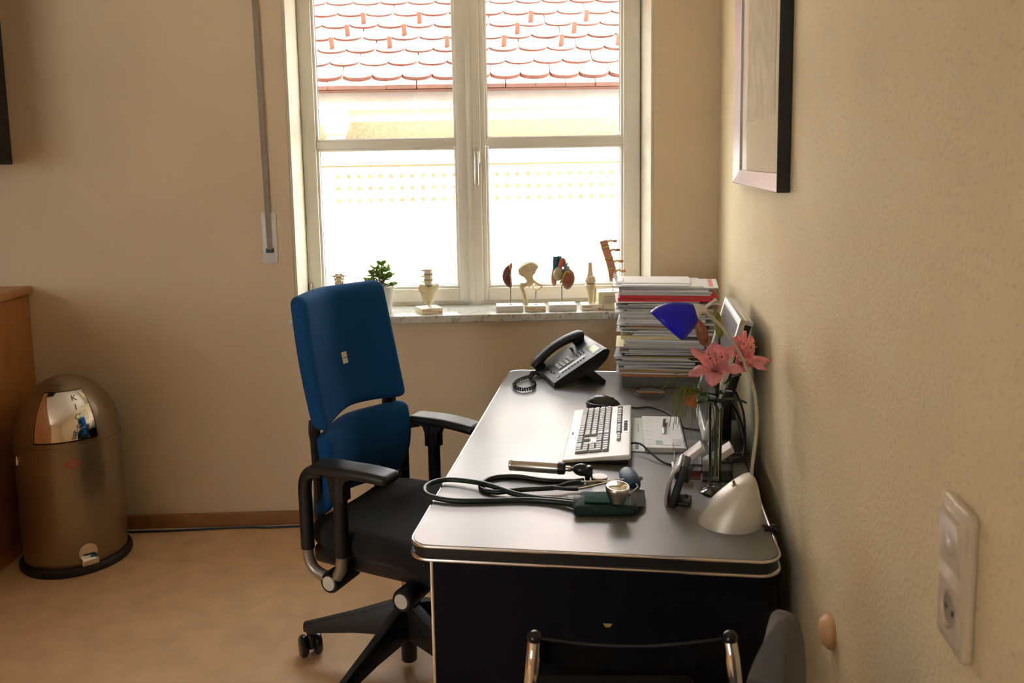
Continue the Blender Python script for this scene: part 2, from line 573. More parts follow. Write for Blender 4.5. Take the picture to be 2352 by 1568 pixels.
# ================================================================ OUTSIDE
struct(mk('ground', box(-30, 30, 4.06, 40, -0.9, -0.6), M('pale_courtyard_paving', (0.55, 0.52, 0.46), 0.8), sharp=0))
struct(mk('ground_side', box(-40, 20, -40, 4.06, -0.9, -0.6), M('pale_courtyard_paving', (0.5, 0.5, 0.45), 0.8), sharp=0))
TILE = M('red_clay_tile', (0.100, 0.043, 0.032), 0.75, var=0.16, scale=14, rand=0.10, bump=0.2, bscale=60)
RENDER = M('yellow_stippled_render', (0.58, 0.50, 0.35), 0.9, var=0.22, scale=55, bump=0.6, bscale=70)
OUTW = M('white_outside_paint', (0.86, 0.855, 0.84), 0.7, var=0.02)
ZINC = M('cream_gutter_metal', (0.24, 0.22, 0.175), 0.45, var=0.04)
nb = thing('neighbour_house', 'neighbouring house with red scalloped tile roof and cream gutter outside the window', 'house', (0, 5.40, 0))
mk('wall', box(-10, 8, 0.16, 0.5, -0.6, 2.02), RENDER, nb, sharp=0)
SL = math.radians(42)
EZ = 2.035
rb = mk('roof', xf(box(-10, 8, 0.02, 4.0, -0.12, -0.045), (0, 0.0, EZ), (SL, 0, 0)), M('roof_batten_boards', (0.17, 0.08, 0.06), 0.8), nb, sharp=0)
TW, TE = 0.182, 0.136
def tile_outline(flat):
    o = [(-TW / 2 + 0.002, 0.36), (-TW / 2 + 0.002, 0.0 if flat else 0.048)]
    if not flat:
        o += [(TW / 2 * math.sin(a) * 0.99, 0.048 - 0.048 * (math.cos(a) - math.cos(PI / 2)) ** 1.0) for a in [(-PI / 2 + PI * k / 10) for k in range(1, 10)]]
    o += [(TW / 2 - 0.001, 0.0 if flat else 0.048), (TW / 2 - 0.001, 0.36)]
    return o
def tile_mesh(flat):
    bm = prism(list(reversed(tile_outline(flat))), 0, 0.028)
    bm.transform(Matrix.Rotation(-0.105, 4, 'X') @ Matrix.Translation((0, -0.30, 0)))
    me = D.meshes.new('roof_tile')
    bm.to_mesh(me)
    bm.free()
    me.materials.append(TILE)
    return me
tm, tf = tile_mesh(False), tile_mesh(True)
gb = cat(rbox(0.030, 0.100, 0.010, 0.002, 1, (0, 0.02, 0.020)), rbox(0.030, 0.014, 0.092, 0.002, 1, (0, -0.026, 0.058)), rbox(0.008, 0.07, 0.060, 0.001, 1, (0, 0.012, 0.050)))
gme = D.meshes.new('snow_guard')
gb.to_mesh(gme)
gb.free()
gme.materials.append(M('salmon_snow_guard', (0.16, 0.075, 0.055), 0.6))
X0 = -0.864
cs, sn = math.cos(SL), math.sin(SL)
def on_roof(x, s, up=0.0):
    return (x, s * cs - up * sn, EZ + s * sn + up * cs)
for row in range(-1, 10):
    flat = row == -1
    s0 = row * TE if row >= 0 else -0.050
    for k in range(-6, 17):
        x = X0 + TW * (k + (0.5 if row % 2 == 0 else 0.0)) + random.uniform(-0.003, 0.003)
        o = inst('roof_tile', tf if flat else tm, rb, on_roof(x, s0 + 0.30, -0.018 if flat else 0.0), (SL + random.uniform(-0.006, 0.006), 0, random.uniform(-0.012, 0.012)))
        if row in (2, 3, 4) and (k + (0, 0, 1, 0, 0)[row]) % 2 == 0:
            inst('snow_guard', gme, rb, on_roof(x, s0 + 0.078, 0.030), (SL - 0.085, 0, 0))
# gutter with flashing, brackets and outlet funnel
mk('eaves_flashing', sheet(lambda a, b: Vector((-10 + 18 * a, 0.050 - 0.06 * b - 0.02 * b * b, EZ - 0.035 - 0.135 * b)), 2, 3, 0.002), M('pale_zinc_flashing', (0.34, 0.325, 0.33), 0.5), nb)
GR, GZ, GY = 0.072, 1.888, -0.135
mk('gutter', sheet(lambda a, b: Vector((-10 + 18 * a, GY - GR * math.cos(PI * b), GZ - GR * math.sin(PI * b))), 2, 14, 0.002), ZINC, nb)
mk('gutter_bead', tube([(-10, GY - GR - 0.004, GZ + 0.004), (8, GY - GR - 0.004, GZ + 0.004)], 0.010, 10), OUTW, nb)
for x in (-1.42, -0.405, 0.612, 1.63):
    b = mk('gutter_bracket', sheet(lambda a, t: Vector((x - 0.013 + 0.026 * a, GY - (GR + 0.005) * math.cos(PI * 0.62 * t), GZ + 0.012 - (GR + 0.005) * math.sin(PI * 0.62 * t))), 1, 10, 0.003), M('galvanised_bracket', (0.60, 0.56, 0.48), 0.4, 0.4), nb)
fx = -0.892
mk('outlet_funnel', loft([[(fx + sx * wx, GY + sy * wy, z) for sx, sy in ((-1, -1), (1, -1), (1, 1), (-1, 1))] for (wx, wy, z) in
                          ((0.080, 0.078, 1.895), (0.094, 0.082, 1.845), (0.088, 0.08, 1.832), (0.054, 0.05, 1.742), (0.050, 0.045, 1.735), (0.048, 0.045, 1.67))]), ZINC, nb)
# white outbuilding front with perforated panel below the eaves
pn = thing('perforated_panel', 'white panel with three rows of small square holes beyond the lower panes', 'panel', (0, 5.27, 0))
mk('beam', box(-10, 8, -0.03, 0.10, 1.556, 1.66), OUTW, pn, sharp=0)
HX, HP, HS = 0.0675, 0.0640, 0.0255
cols = list(range(-15, 24))
bm = bmesh.new()
zs = [-0.6, 1.342 - HS / 2, 1.342 + HS / 2, 1.414 - HS / 2, 1.414 + HS / 2, 1.486 - HS / 2, 1.486 + HS / 2, 1.543]
xs = [-10]
for k in cols:
    xs += [HX + HP * k - HS / 2, HX + HP * k + HS / 2]
xs += [8]
vv = {}
def pv(i, j):
    if (i, j) not in vv:
        vv[(i, j)] = bm.verts.new((xs[i], 0, zs[j]))
    return vv[(i, j)]
for i in range(len(xs) - 1):
    for j in range(len(zs) - 1):
        if i % 2 == 1 and j % 2 == 1 and j < 7:
            continue
        bm.faces.new((pv(i, j), pv(i + 1, j), pv(i + 1, j + 1), pv(i, j + 1)))
bm.normal_update()
bmesh.ops.solidify(bm, geom=bm.faces[:], thickness=0.004)
mk('perforated_sheet', bm, OUTW, pn, sharp=0)
mk('backing_wall', box(-10, 8, 0.017, 0.10, -0.6, 1.556), M('ochre_backing_render', (0.40, 0.31, 0.17), 0.9, var=0.2, scale=90), pn, sharp=0)
# ================================================================ FURNITURE
WOOD = stripes('orange_beech_veneer', (0.42, 0.155, 0.042), (0.50, 0.20, 0.06), 7.0, 'X', 0.42, 5.0)
# ---- cabinet at the left
cb = thing('sideboard', 'orange beech sideboard standing against the window wall at far left', 'cabinet', (-2.18, 2.95, 0))
mk('body', box(-0.25, 0.25, -1.70, 0.685, 0.06, 1.045, 0.002), WOOD, cb)
mk('top_board', box(-0.265, 0.262, -1.715, 0.688, 1.045, 1.078, 0.003), M('beech_top', (0.55, 0.27, 0.10), 0.38, var=0.1, scale=6), cb)
mk('plinth', box(-0.24, 0.248, -1.66, 0.685, 0.0, 0.06), WOOD, cb, sharp=0)
for y0, y1 in ((-1.69, -0.905), (-0.895, -0.115), (-0.105, 0.675)):
    d = mk('door', box(-0.268, -0.25, y0, y1, 0.075, 1.03, 0.002), WOOD, cb)
# ---- black wall cupboard upper left
bc = thing('wall_cupboard', 'black wall cupboard edge hanging high at the far left', 'cupboard', (-2.20, 3.30, 1.584))
mk('body', box(-0.24, 0.252, -0.34, 0.336, 0.0, 0.92, 0.003), M('black_laminate', (0.010, 0.011, 0.018), 0.5), bc)
mk('door', box(-0.24, 0.250, -0.36, -0.343, 0.004, 0.916, 0.002), M('black_laminate', (0.010, 0.011, 0.018), 0.5), bc)

# ---- kick bin
BIN = M('bronze_metallic_lacquer', (0.30, 0.235, 0.165), 0.30, 0.75, var=0.03, coat=0.4)
cx, cy = -1.690, 3.385
face = math.atan2(0 - cy, 0.10 - cx)
bn = thing('waste_bin', 'bronze metal push bin with domed lid and chrome flap beside the sideboard', 'waste bin', (cx, cy, 0), face)
RB = 0.192
mk('foot_ring', lathe([(0, 0.0), (0.203, 0.0), (0.207, 0.006), (0.206, 0.022), (0.197, 0.032), (0, 0.032)], 48), BLACKP, bn)
mk('body', lathe([(0.186, 0.03), (RB - 0.004, 0.035), (RB - 0.002, 0.06), (RB, 0.10), (RB, 0.500), (RB - 0.002, 0.506)], 64), BIN, bn)
mk('seam_ring', lathe([(RB - 0.002, 0.500), (RB + 0.0025, 0.502), (RB + 0.0025, 0.509), (RB - 0.002, 0.511)], 64), BIN, bn)
DH = 0.245
def dome(az, el, k=1.0):
    return Vector((RB * k * math.cos(el) * math.cos(az), RB * k * math.cos(el) * math.sin(az), 0.508 + DH * k * math.sin(el)))
mk('lid', lathe([(RB * math.cos(a), 0.508 + DH * math.sin(a)) for a in [PI / 2 * k / 16 for k in range(17)]], 64), BIN, bn)
A0, A1, E0, E1 = -0.66, 0.52, 0.11, 0.95
def patch(k, pad):
    def fn(a, b):
        return dome(A0 - pad + (A1 - A0 + 2 * pad) * a, E0 - pad + (E1 - E0 + 2 * pad) * b, k)
    return fn
mk('flap_seal', sheet(patch(1.003, 0.025), 14, 12, 0.001), BLACKP, bn)
fp = mk('flap', sheet(patch(1.010, 0.0), 18, 16, 0.002), CHROME, bn)
for i, ch in enumerate('KICK'):
    az, el = 0.20, 0.80 - 0.17 * i
    p = dome(az, el, 1.0145)
    nrm = Vector((math.cos(el) * math.cos(az) / RB, math.cos(el) * math.sin(az) / RB, math.sin(el) / DH)).normalized()
    q = nrm.to_track_quat('Z', 'Y')
    lettering(ch, 0.034, M('grey_flap_print', (0.35, 0.28, 0.24), 0.5), fp, p, q.to_euler())
lg = mk('logo', xf(cat(prism([(-0.030, 0), (0, -0.019), (0.030, 0), (0, 0.019)], 0, 0.0012)), rot=(PI / 2, 0, PI / 2)), RED, bn, (RB * math.cos(0.02), RB * math.sin(0.02), 0.445))
mk('logo_inner', xf(prism([(-0.023, 0), (0, -0.0145), (0.023, 0), (0, 0.0145)], 0.0012, 0.0016), rot=(PI / 2, 0, PI / 2)), BIN, lg)
lettering('WESCO', 0.0115, RED, lg, (0.0018, 0, 0), (PI / 2, 0, PI / 2))
mk('pedal_plate', xf(prism([(0.034 * math.cos(a), 0.034 * math.sin(a)) for a in [2 * PI * k / 24 for k in range(24)]], 0, 0.004), rot=(PI / 2, 0, PI / 2)), CHROME, bn, (RB * math.cos(0.17) - 0.002, RB * math.sin(0.17), 0.085), (0, 0, 0.17))
mk('pedal', rbox(0.045, 0.062, 0.024, 0.004, 2), CHROME, bn, ((RB + 0.014) * math.cos(0.17), (RB + 0.014) * math.sin(0.17), 0.058), (0, 0.15, 0.17))
mk('side_handle', rbox(0.012, 0.070, 0.036, 0.005, 2), CHROME, bn, (RB * math.cos(-1.35), RB * math.sin(-1.35), 0.455), (0, 0, -1.35))

# ---- desk
DESKTOP = M('dark_grey_desk_linoleum', (0.135, 0.130, 0.122), 0.36, var=0.12, scale=5, bump=0.015, bscale=40, spec=0.9, coat=0.5, coatr=0.42)
NAVY = M('navy_black_panel', (0.0030, 0.0035, 0.007), 0.6, var=0.1, spec=0.15)
dk = thing('desk', 'large dark grey desk with rounded corners and silver edge bands', 'desk', DK(0, 0, 0), -ANG)
L_, Wd = 1.60, 0.80
mk('table_top', prism(round_rect(0.004, 0.004, Wd - 0.004, L_ - 0.004, 0.047, 8), 0.694, DZ), DESKTOP, dk)
mk('black_edge_band', prism(round_rect(0.002, 0.002, Wd - 0.002, L_ - 0.002, 0.049, 8), 0.700, 0.7245), BLACKP, dk)
for z0, z1 in ((0.7235, 0.7305), (0.693, 0.7015)):
    ring = [Vector((x, y, (z0 + z1) / 2)) for x, y in round_rect(0.0, 0.0, Wd, L_, 0.05, 8)]
    mk('edge_band', tube(ring, (z1 - z0) / 2, 8, True), ALU, dk)
mk('end_panel', box(0.05, 0.772, 0.028, 0.058, 0.0, 0.694), NAVY, dk, sharp=0)
mk('end_panel', box(0.05, 0.772, L_ - 0.058, L_ - 0.028, 0.0, 0.694), NAVY, dk, sharp=0)
mk('modesty_panel', box(0.752, 0.772, 0.058, L_ - 0.058, 0.12, 0.694), NAVY, dk, sharp=0)
for y in (0.026, L_ - 0.06):
    mk('panel_edge_strip', box(0.043, 0.051, y, y + 0.034, 0.0, 0.694, 0.002), ALU, dk)
mk('veneer_chip', xf(prism([(-0.010, 0.004), (0.011, 0.004), (0.006, -0.004), (-0.004, -0.005)], 0, 0.0008), rot=(PI / 2, 0, 0)), M('bare_chipboard', (0.45, 0.30, 0.13), 0.8), dk, (0.437, 0.0282, 0.553), label='pale chipped spot in the dark panel')
mk('cable_clip', cat(rbox(0.022, 0.012, 0.009, 0.003, 2, (0.795, 0.155, 0.7345)), rbox(0.012, 0.010, 0.02, 0.003, 2, (0.806, 0.155, 0.7345))), BLACKP, dk)
mk('cable_ring', tube([(0.330 + 0.012 * math.cos(a), 1.598, 0.735 + 0.012 * math.sin(a)) for a in [2 * PI * k / 14 for k in range(14)]], 0.002, 6, True), STEEL, dk)

# ---- blue swivel chair (local x = forward, origin on the floor below the hub)
CH = thing('office_chair', 'blue upholstered swivel chair with black seat and armrests pulled up to desk', 'chair', (-0.268, 2.53, 0), math.radians(-28))
BLUE = M('blue_chair_fabric', (0.009, 0.070, 0.225), 0.9, var=0.08, scale=300, bump=0.12, bscale=900, spec=0.15)
SEATF = M('black_seat_fabric', (0.010, 0.010, 0.011), 0.9, var=0.1, bump=0.15, bscale=700)
GREYT = M('silver_grey_tube', (0.36, 0.34, 0.31), 0.32, 0.7, var=0.03)
ESS = 0.33
mk('hub', lathe([(0, 0.024), (0.023, 0.024), (0.024, 0.028), (0.026, 0.15), (0.042, 0.16), (0.044, 0.205), (0.034, 0.22), (0, 0.22)], 24), BLACKP, CH)
mk('gas_lift', lathe([(0.017, 0.21), (0.017, 0.42)], 20), M('bronze_gas_lift', (0.42, 0.31, 0.2), 0.25, 0.9), CH)
def caster(parent, loc, rz):
    c = mk('caster', cat(rbox(0.036, 0.018, 0.050, 0.007, 2, (-0.002, 0, 0.052)), cylinder(0.011, 0.05, 0.090, 12)), BLACKG, parent, loc, (0, 0, rz))
    for s in (-1, 1):
        mk('wheel', xf(lathe([(0, -0.013), (0.028, -0.013), (0.034, -0.008), (0.036, 0), (0.034, 0.008), (0.026, 0.013), (0, 0.013)], 28), (-0.006, s * 0.022, 0.036), (PI / 2, 0, 0)), BLACKG, parent, loc, (0, 0, rz))
base_ang = math.radians(167 + 28)
for k in range(5):
    a = base_ang + k * 2 * PI / 5
    d, s = Vector((math.cos(a), math.sin(a), 0)), Vector((-math.sin(a), math.cos(a), 0))
    rings = []
    for (r, zt, zb, hw_) in ((0.025, 0.212, 0.112, 0.032), (0.06, 0.208, 0.112, 0.029), (0.18, 0.165, 0.105, 0.022), (ESS, 0.118, 0.084, 0.015), (ESS + 0.018, 0.114, 0.087, 0.011)):
        c = d * r
        rings.append([c + s * (hw_ * 0.55) + Vector((0, 0, zt)), c + s * hw_ + Vector((0, 0, (zt * 0.7 + zb * 0.3))), c + s * hw_ * 0.9 + Vector((0, 0, zb)),
                      c - s * hw_ * 0.9 + Vector((0, 0, zb)), c - s * hw_ + Vector((0, 0, (zt * 0.7 + zb * 0.3))), c - s * (hw_ * 0.55) + Vector((0, 0, zt))])
    lg = mk('base_arm', loft(rings), BLACKP, CH, sharp=50)
    caster(lg, d * ESS, a + (2.2, 0.6, 1.3, -0.5, 1.0)[k])
def seat_bend(p):
    x, y, z = p
    dz = 0
    if x > 0.10:
        dz -= 0.55 * (x - 0.10) ** 2 / 0.2
    dz += 0.10 * y * y / 0.05 * 0.12
    if x < -0.1:
        y *= 1 - 0.5 * (-(x + 0.1)) ** 1.5 / 0.1
    return Vector((x, y, z + dz))
mk('seat', rbox(0.50, 0.47, 0.085, 0.042, 4, (0.035, 0, 0.472), (8, 8, 1), seat_bend), SEATF, CH)
mk('seat_shell', rbox(0.44, 0.42, 0.06, 0.02, 3, (0.03, 0, 0.420), (6, 6, 1), lambda p: Vector((p.x, p.y, p.z + 0.10 * (p.y * p.y + p.x * p.x * 0.4)))), BLACKP, CH)
mk('mechanism', rbox(0.24, 0.13, 0.06, 0.015, 2, (0.02, 0, 0.385)), BLACKP, CH)
for x in (-0.085, 0.160):
    rd = mk('adjuster_rod', xf(lathe([(0, -0.268), (0.028, -0.268), (0.031, -0.262), (0.031, -0.235), (0.029, -0.155), (0.023, -0.145), (0.022, -0.12), (0.014, -0.115), (0.014, 0.115), (0.022, 0.12), (0.029, 0.155), (0.031, 0.235), (0.031, 0.262), (0.028, 0.268), (0, 0.268)], 24), (x, 0, 0.380), (-PI / 2, 0, 0)), BLACKP, CH)
    for s in (-1, 1):
        mk('knob_cap', xf(lathe([(0, 0.2705), (0.0205, 0.2705), (0.0215, 0.267), (0, 0.267)], 24), (x, 0, 0.380), (-PI / 2 * s, 0, 0)), WHITEP, rd)
for s in (-1, 1):
    y = s * 0.252
    ar = mk('armrest', rbox(0.250, 0.082, 0.030, 0.014, 3, (0.002, y, 0.720), (10, 3, 1), lambda p, y=y, s=s: Vector((p.x, y + (p.y - y) * (1.0 - 1.2 * max(0, p.x - 0.02) ** 1.2) + s * 0.0 - 0.10 * s * max(0, p.x), p.z - 0.6 * max(0, p.x - 0.0) ** 2 - 0.25 * max(0, -0.03 - p.x) ** 2))), BLACKP, CH)
    mk('arm_bracket', loft([[(x0, y + yy, z) for x0, yy in ((-0.050 - wx, -0.018), (-0.050 + wx * 1.5, -0.018), (-0.050 + wx * 1.5, 0.018), (-0.050 - wx, 0.018))] for wx, z in ((0.019, 0.63), (0.019, 0.672), (0.025, 0.692), (0.048, 0.708))]), BLACKP, CH)
    mk('arm_post', tube([(-0.045, y, 0.70), (-0.045, y, 0.465), (-0.045, y, 0.462)], [0.0205, 0.0205, 0.019], 18), BLACKP, CH)
    mk('lower_post', tube([(-0.045, y, 0.47), (-0.052, y, 0.42), (-0.075, y, 0.385)], 0.017, 14), GREYT, CH)
    mk('rear_post', tube(spline([(-0.105, y, 0.706), (-0.150, y, 0.690), (-0.168, y, 0.655), (-0.168, y, 0.58), (-0.168, y, 0.465)], 5), 0.0195, 16), BLACKP, CH)
    mk('lower_tube', tube(spline([(-0.168, y, 0.475), (-0.167, y, 0.440), (-0.152, y, 0.408), (-0.12, y, 0.392), (-0.075, y, 0.384)], 5), 0.0165, 14), GREYT, CH)
def vbend(y):
    return 0.072 * (math.sqrt((y / 0.2) ** 2 + 0.05) - 0.22)
def up_fn(p):     # p: x thickness, y lateral, z height 0..1 scaled by 0.385
    t = (p.z - 0.80) / 0.385
    w = 1.0 - 0.05 * t + 0.03 * math.sin(PI * t)
    zb = 0.016 * (1 - min(1, abs(p.y) / 0.2) ** 2) * (1 - t)
    return Vector((-0.207 - 0.072 * t + 0.02 * (t - 0.5) ** 2 + p.x + vbend(p.y), p.y * w, p.z + zb))
mk('upper_backrest', rbox(0.062, 0.43, 0.385, 0.026, 4, (0, 0, 0.9925), (2, 14, 14), up_fn), BLUE, CH)
def lo_fn(p):
    t = (p.z - 0.53) / 0.245
    w = 0.86 + 0.14 * min(1, t * 1.6)
    zt = 0.012 * t + 0.004 * (1 - min(1, abs(p.y) / 0.2) ** 2) * t
    back = -0.050 * max(0, 0.5 - t) ** 2 / 0.25
    return Vector((-0.197 + p.x + vbend(p.y) * 1.0 + back + 0.012 * math.sin(PI * t), p.y * w, p.z + zt))
mk('lower_backrest', rbox(0.055, 0.43, 0.245, 0.024, 4, (0, 0, 0.6525), (2, 14, 10), lo_fn), BLUE, CH)
for s in (-1, 1):
    mk('back_hinge', tube(spline([(-0.175, s * 0.190, 0.825), (-0.172, s * 0.197, 0.79), (-0.170, s * 0.190, 0.755)], 4), 0.016, 10), BLACKP, CH)
    mk('back_support', tube(spline([(-0.180, s * 0.185, 0.80), (-0.185, s * 0.17, 0.62), (-0.20, s * 0.15, 0.50), (-0.15, s * 0.11, 0.41), (-0.05, s * 0.06, 0.395)], 5), 0.016, 10), BLACKP, CH)
tg = mk('brand_tag', rbox(0.002, 0.024, 0.036, 0.0, 1), WHITEP, CH, (up_fn(Vector((0.033, 0.0, 0.965))).x + 0.001, 0.0, 0.968), (0, -0.19, 0))
lettering('Steelcase', 0.005, INK, tg, (0.0016, 0, 0), (PI / 2, 0, PI / 2))

# ---- visitor chairs in the foreground
def visitor_chair(name, label, loc, rz, wdt, H, upholstery, kind):
    t = thing(name, label, 'chair', loc, rz, None)
    hw_ = wdt / 2
    for s in (-1, 1):
        # tube: from the top of the back down, along the floor and up to the seat front (cantilever); local y = forward
        mk('chrome_tube', tube(spline([(s * hw_, -0.008, H - 0.012), (s * (hw_ + 0.004), -0.020, H - 0.05), (s * (hw_ + 0.012), -0.018, H - 0.14), (s * (hw_ + 0.016), 0.0, 0.50), (s * (hw_ + 0.016), 0.05, 0.44), (s * (hw_ + 0.016), 0.30, 0.43), (s * (hw_ + 0.016), 0.375, 0.38), (s * (hw_ + 0.016), 0.375, 0.08), (s * (hw_ + 0.016), 0.345, 0.013), (s * (hw_ + 0.016), 0.28, 0.0115), (s * (hw_ + 0.016), -0.08, 0.0115)], 6), 0.0115, 14), CHROME, t)
        mk('tube_cap', ball(0.0125, 0.0125, 0.012, (s * hw_, -0.008, H - 0.006), 12, 8), BLACKG, t)
    mk('floor_bar', tube([(-hw_ - 0.016, -0.08, 0.0115), (hw_ + 0.016, -0.08, 0.0115)], 0.0115, 12), CHROME, t)
    mk('seat', rbox(wdt + 0.03, 0.40, 0.045, 0.02, 3, (0, 0.19, 0.462), (6, 6, 1)), upholstery, t)
    return t
CHA = visitor_chair('visitor_chair', 'visitor chair with chrome tubes and black band backrest in front of the desk', (0.222, 1.31, 0), -0.06, 0.315, 0.80, SEATF, 0)
BAND = M('black_leather_band', (0.005, 0.005, 0.004), 0.8, var=0.15, spec=0.1)
for z0, z1 in ((0.742, 0.782), (0.56, 0.66)):
    mk('back_band', sheet(lambda a, b: Vector((-0.163 + 0.326 * a, 0.010 - 0.016 * math.sin(PI * a), z0 + (z1 - z0) * b - 0.006 * math.sin(PI * a))), 14, 3, 0.008), BAND, CHA)
GREYW = stripes('grey_twill_cloth', (0.035, 0.036, 0.040), (0.170, 0.172, 0.185), 170.0, 'DIAGONAL', 0.9, 1.5)
CHB = thing('visitor_chair', 'visitor chair with rounded dark grey woven backrest at the bottom right by wall', 'chair', (0.338, 1.00, 0), math.radians(62))
def shield(p):
    t = (p.z - 0.53) / 0.47
    hw_ = 0.22 * max(0.0, 1 - min(1.0, max(0, t)) ** 2.2 * 0.995) ** 0.62
    return Vector((p.x / 0.20 * hw_, p.y * (0.12 + 1.15 * math.sqrt(max(0, 1 - t))) + 0.05 * (0.5 - t) + 0.25 * p.x * p.x, p.z))
mk('backrest', rbox(0.40, 0.085, 0.47, 0.04, 4, (0, 0, 0.765), (12, 2, 16), shield), GREYW, CHB)
mk('seat', rbox(0.42, 0.42, 0.07, 0.03, 3, (0, 0.22, 0.445), (6, 6, 1)), GREYW, CHB)
for s in (-1, 1):
    mk('back_stay', tube(spline([(s * 0.09, 0.0, 0.66), (s * 0.09, -0.03, 0.50), (s * 0.10, 0.06, 0.40), (s * 0.12, 0.2, 0.395)], 5), 0.011, 12), CHROME, CHB)
    for y in (0.06, 0.38):
        mk('leg', tube([(s * 0.17, y, 0.42), (s * 0.20, y + (0.03 if y > 0.2 else -0.03), 0.0)], 0.011, 12), CHROME, CHB)

# ---- things on the right wall (local x = away from the wall is negative u)
def on_wall(v, z):
    return DK(WU, v, z)
FRM = M('black_picture_frame', (0.008, 0.008, 0.010), 0.45)
FRB = M('frame_face_reflection_tint', (0.45, 0.42, 0.44), 0.35, 0.35, var=0.03)  # lavender tint is the window's reflection, put into the face colour
V0, V1, Z0, Z1 = 0.300, 1.200, 1.480, 2.25
pf = thing('picture_frame', 'dark framed faint print hanging high on the right plaster wall', 'picture', on_wall((V0 + V1) / 2, Z0), -ANG)
hv = (V1 - V0) / 2
def ring_rect(inset, x):
    return [Vector((x, -hv + inset, inset)), Vector((x, hv - inset, inset)), Vector((x, hv - inset, Z1 - Z0 - inset)), Vector((x, -hv + inset, Z1 - Z0 - inset))]
mk('frame_side', loft([ring_rect(0, -0.001), ring_rect(0, -0.030), ring_rect(0.002, -0.031)], cap=False), FRM, pf, sharp=20)
mk('frame_face', loft([ring_rect(0.002, -0.031), ring_rect(0.042, -0.014), ring_rect(0.043, -0.006)], cap=False), FRB, pf, sharp=20)
mk('mat_board', box(-0.007, -0.004, -hv + 0.02, hv - 0.02, 0.02, Z1 - Z0 - 0.02), M('cream_mat_board', (0.76, 0.70, 0.52), 0.85, var=0.02), pf, sharp=0)
def print_mat():
    m = M('faint_pencil_print', (0.66, 0.61, 0.46), 0.8, var=0.16, scale=5)
    m.node_tree.nodes['Noise Texture'].inputs['Distortion'].default_value = 2.5
    return m
mk('print', box(-0.0082, -0.007, -hv + 0.20, hv - 0.17, 0.19, Z1 - Z0 - 0.15), print_mat(), pf, sharp=0)
mk('glass', box(-0.0105, -0.0085, -hv + 0.03, hv - 0.03, 0.03, Z1 - Z0 - 0.03), GL('picture_glass', (0.99, 0.99, 0.99), 0.18), pf, sharp=0)

SWP = M('ivory_switch_plastic', (0.70, 0.64, 0.54), 0.25, var=0.01, coat=0.3)
sw = thing('switch_plate', 'ivory double wall plate with rocker switch above a round socket', 'switch', on_wall(-0.800, 1.020), -ANG)
PW, PH = 0.082, 0.168
mk('plate', xf(prism(round_rect(-PW / 2, 0, PW / 2, PH, 0.010), 0, 0.011, 0.004), rot=(PI / 2, 0, -PI / 2)), SWP, sw)
ro = mk('rocker', xf(loft([[(-0.029, 0.090, 0.011), (0.029, 0.090, 0.011), (0.029, 0.152, 0.011), (-0.029, 0.152, 0.011)], [(-0.028, 0.091, 0.012), (0.028, 0.091, 0.012), (0.028, 0.151, 0.019), (-0.028, 0.151, 0.019)]]), rot=(PI / 2, 0, -PI / 2)), SWP, sw)
mk('rocker_lens', xf(prism([(0.016 * math.cos(a) , 0.128 + 0.020 * math.sin(a)) for a in [2 * PI * k / 20 for k in range(20)]], 0.010, 0.0172, 0.001), rot=(PI / 2, 0, -PI / 2)), M('clear_switch_lens', (0.66, 0.63, 0.56), 0.12), ro)
# socket insert with a real round recess
def socket():
    bm = bmesh.new()
    n = 32
    sq = []
    for k in range(n):
        a = 2 * PI * k / n
        c, s = math.cos(a), math.sin(a)
        m = max(abs(c), abs(s))
        sq.append((c / m * 0.029, s / m * 0.029))
    R = [[Vector((x, 0.044 + y, z)) for x, y in ring] for ring, z in ((sq, 0.010), (sq, 0.0135), ([(0.021 * math.cos(2 * PI * k / n), 0.021 * math.sin(2 * PI * k / n)) for k in range(n)], 0.0135), ([(0.020 * math.cos(2 * PI * k / n), 0.020 * math.sin(2 * PI * k / n)) for k in range(n)], 0.0115))]
    return loft(R)
so = mk('socket', xf(socket(), rot=(PI / 2, 0, -PI / 2)), SWP, sw)
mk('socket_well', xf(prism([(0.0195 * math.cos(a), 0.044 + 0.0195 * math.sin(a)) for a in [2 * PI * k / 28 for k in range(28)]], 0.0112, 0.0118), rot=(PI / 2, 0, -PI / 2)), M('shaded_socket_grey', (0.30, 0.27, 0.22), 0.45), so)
for y in (-0.0095, 0.0095):
    mk('pin_hole', xf(cylinder(0.003, 0.0118, 0.0124, 10, (y, 0.044)), rot=(PI / 2, 0, -PI / 2)), BLACKP, so)
for y in (-1, 1):
    mk('earth_clip', xf(rbox(0.005, 0.003, 0.002, 0.0, 1, (0, 0.044 + y * 0.0185, 0.0125)), rot=(PI / 2, 0, -PI / 2)), STEEL, so)
kb_ = thing('wall_bumper', 'small round beech wood bumper fixed low on the right wall', 'wall bumper', on_wall(-0.222, 0.708), -ANG)
mk('knob', xf(lathe([(0, 0.024), (0.012, 0.0232), (0.022, 0.019), (0.029, 0.012), (0.032, 0.004), (0.031, 0.0), (0, 0)], 28), rot=(0, -PI / 2, 0)), M('pale_beech_knob', (0.66, 0.42, 0.22), 0.4, var=0.08, scale=40), kb_)
mk('screw_cover', xf(lathe([(0, 0.0255), (0.004, 0.025), (0.005, 0.0238), (0, 0.0235)], 12), rot=(0, -PI / 2, 0)), M('pale_beech_knob', (0.6, 0.4, 0.2), 0.4), kb_)
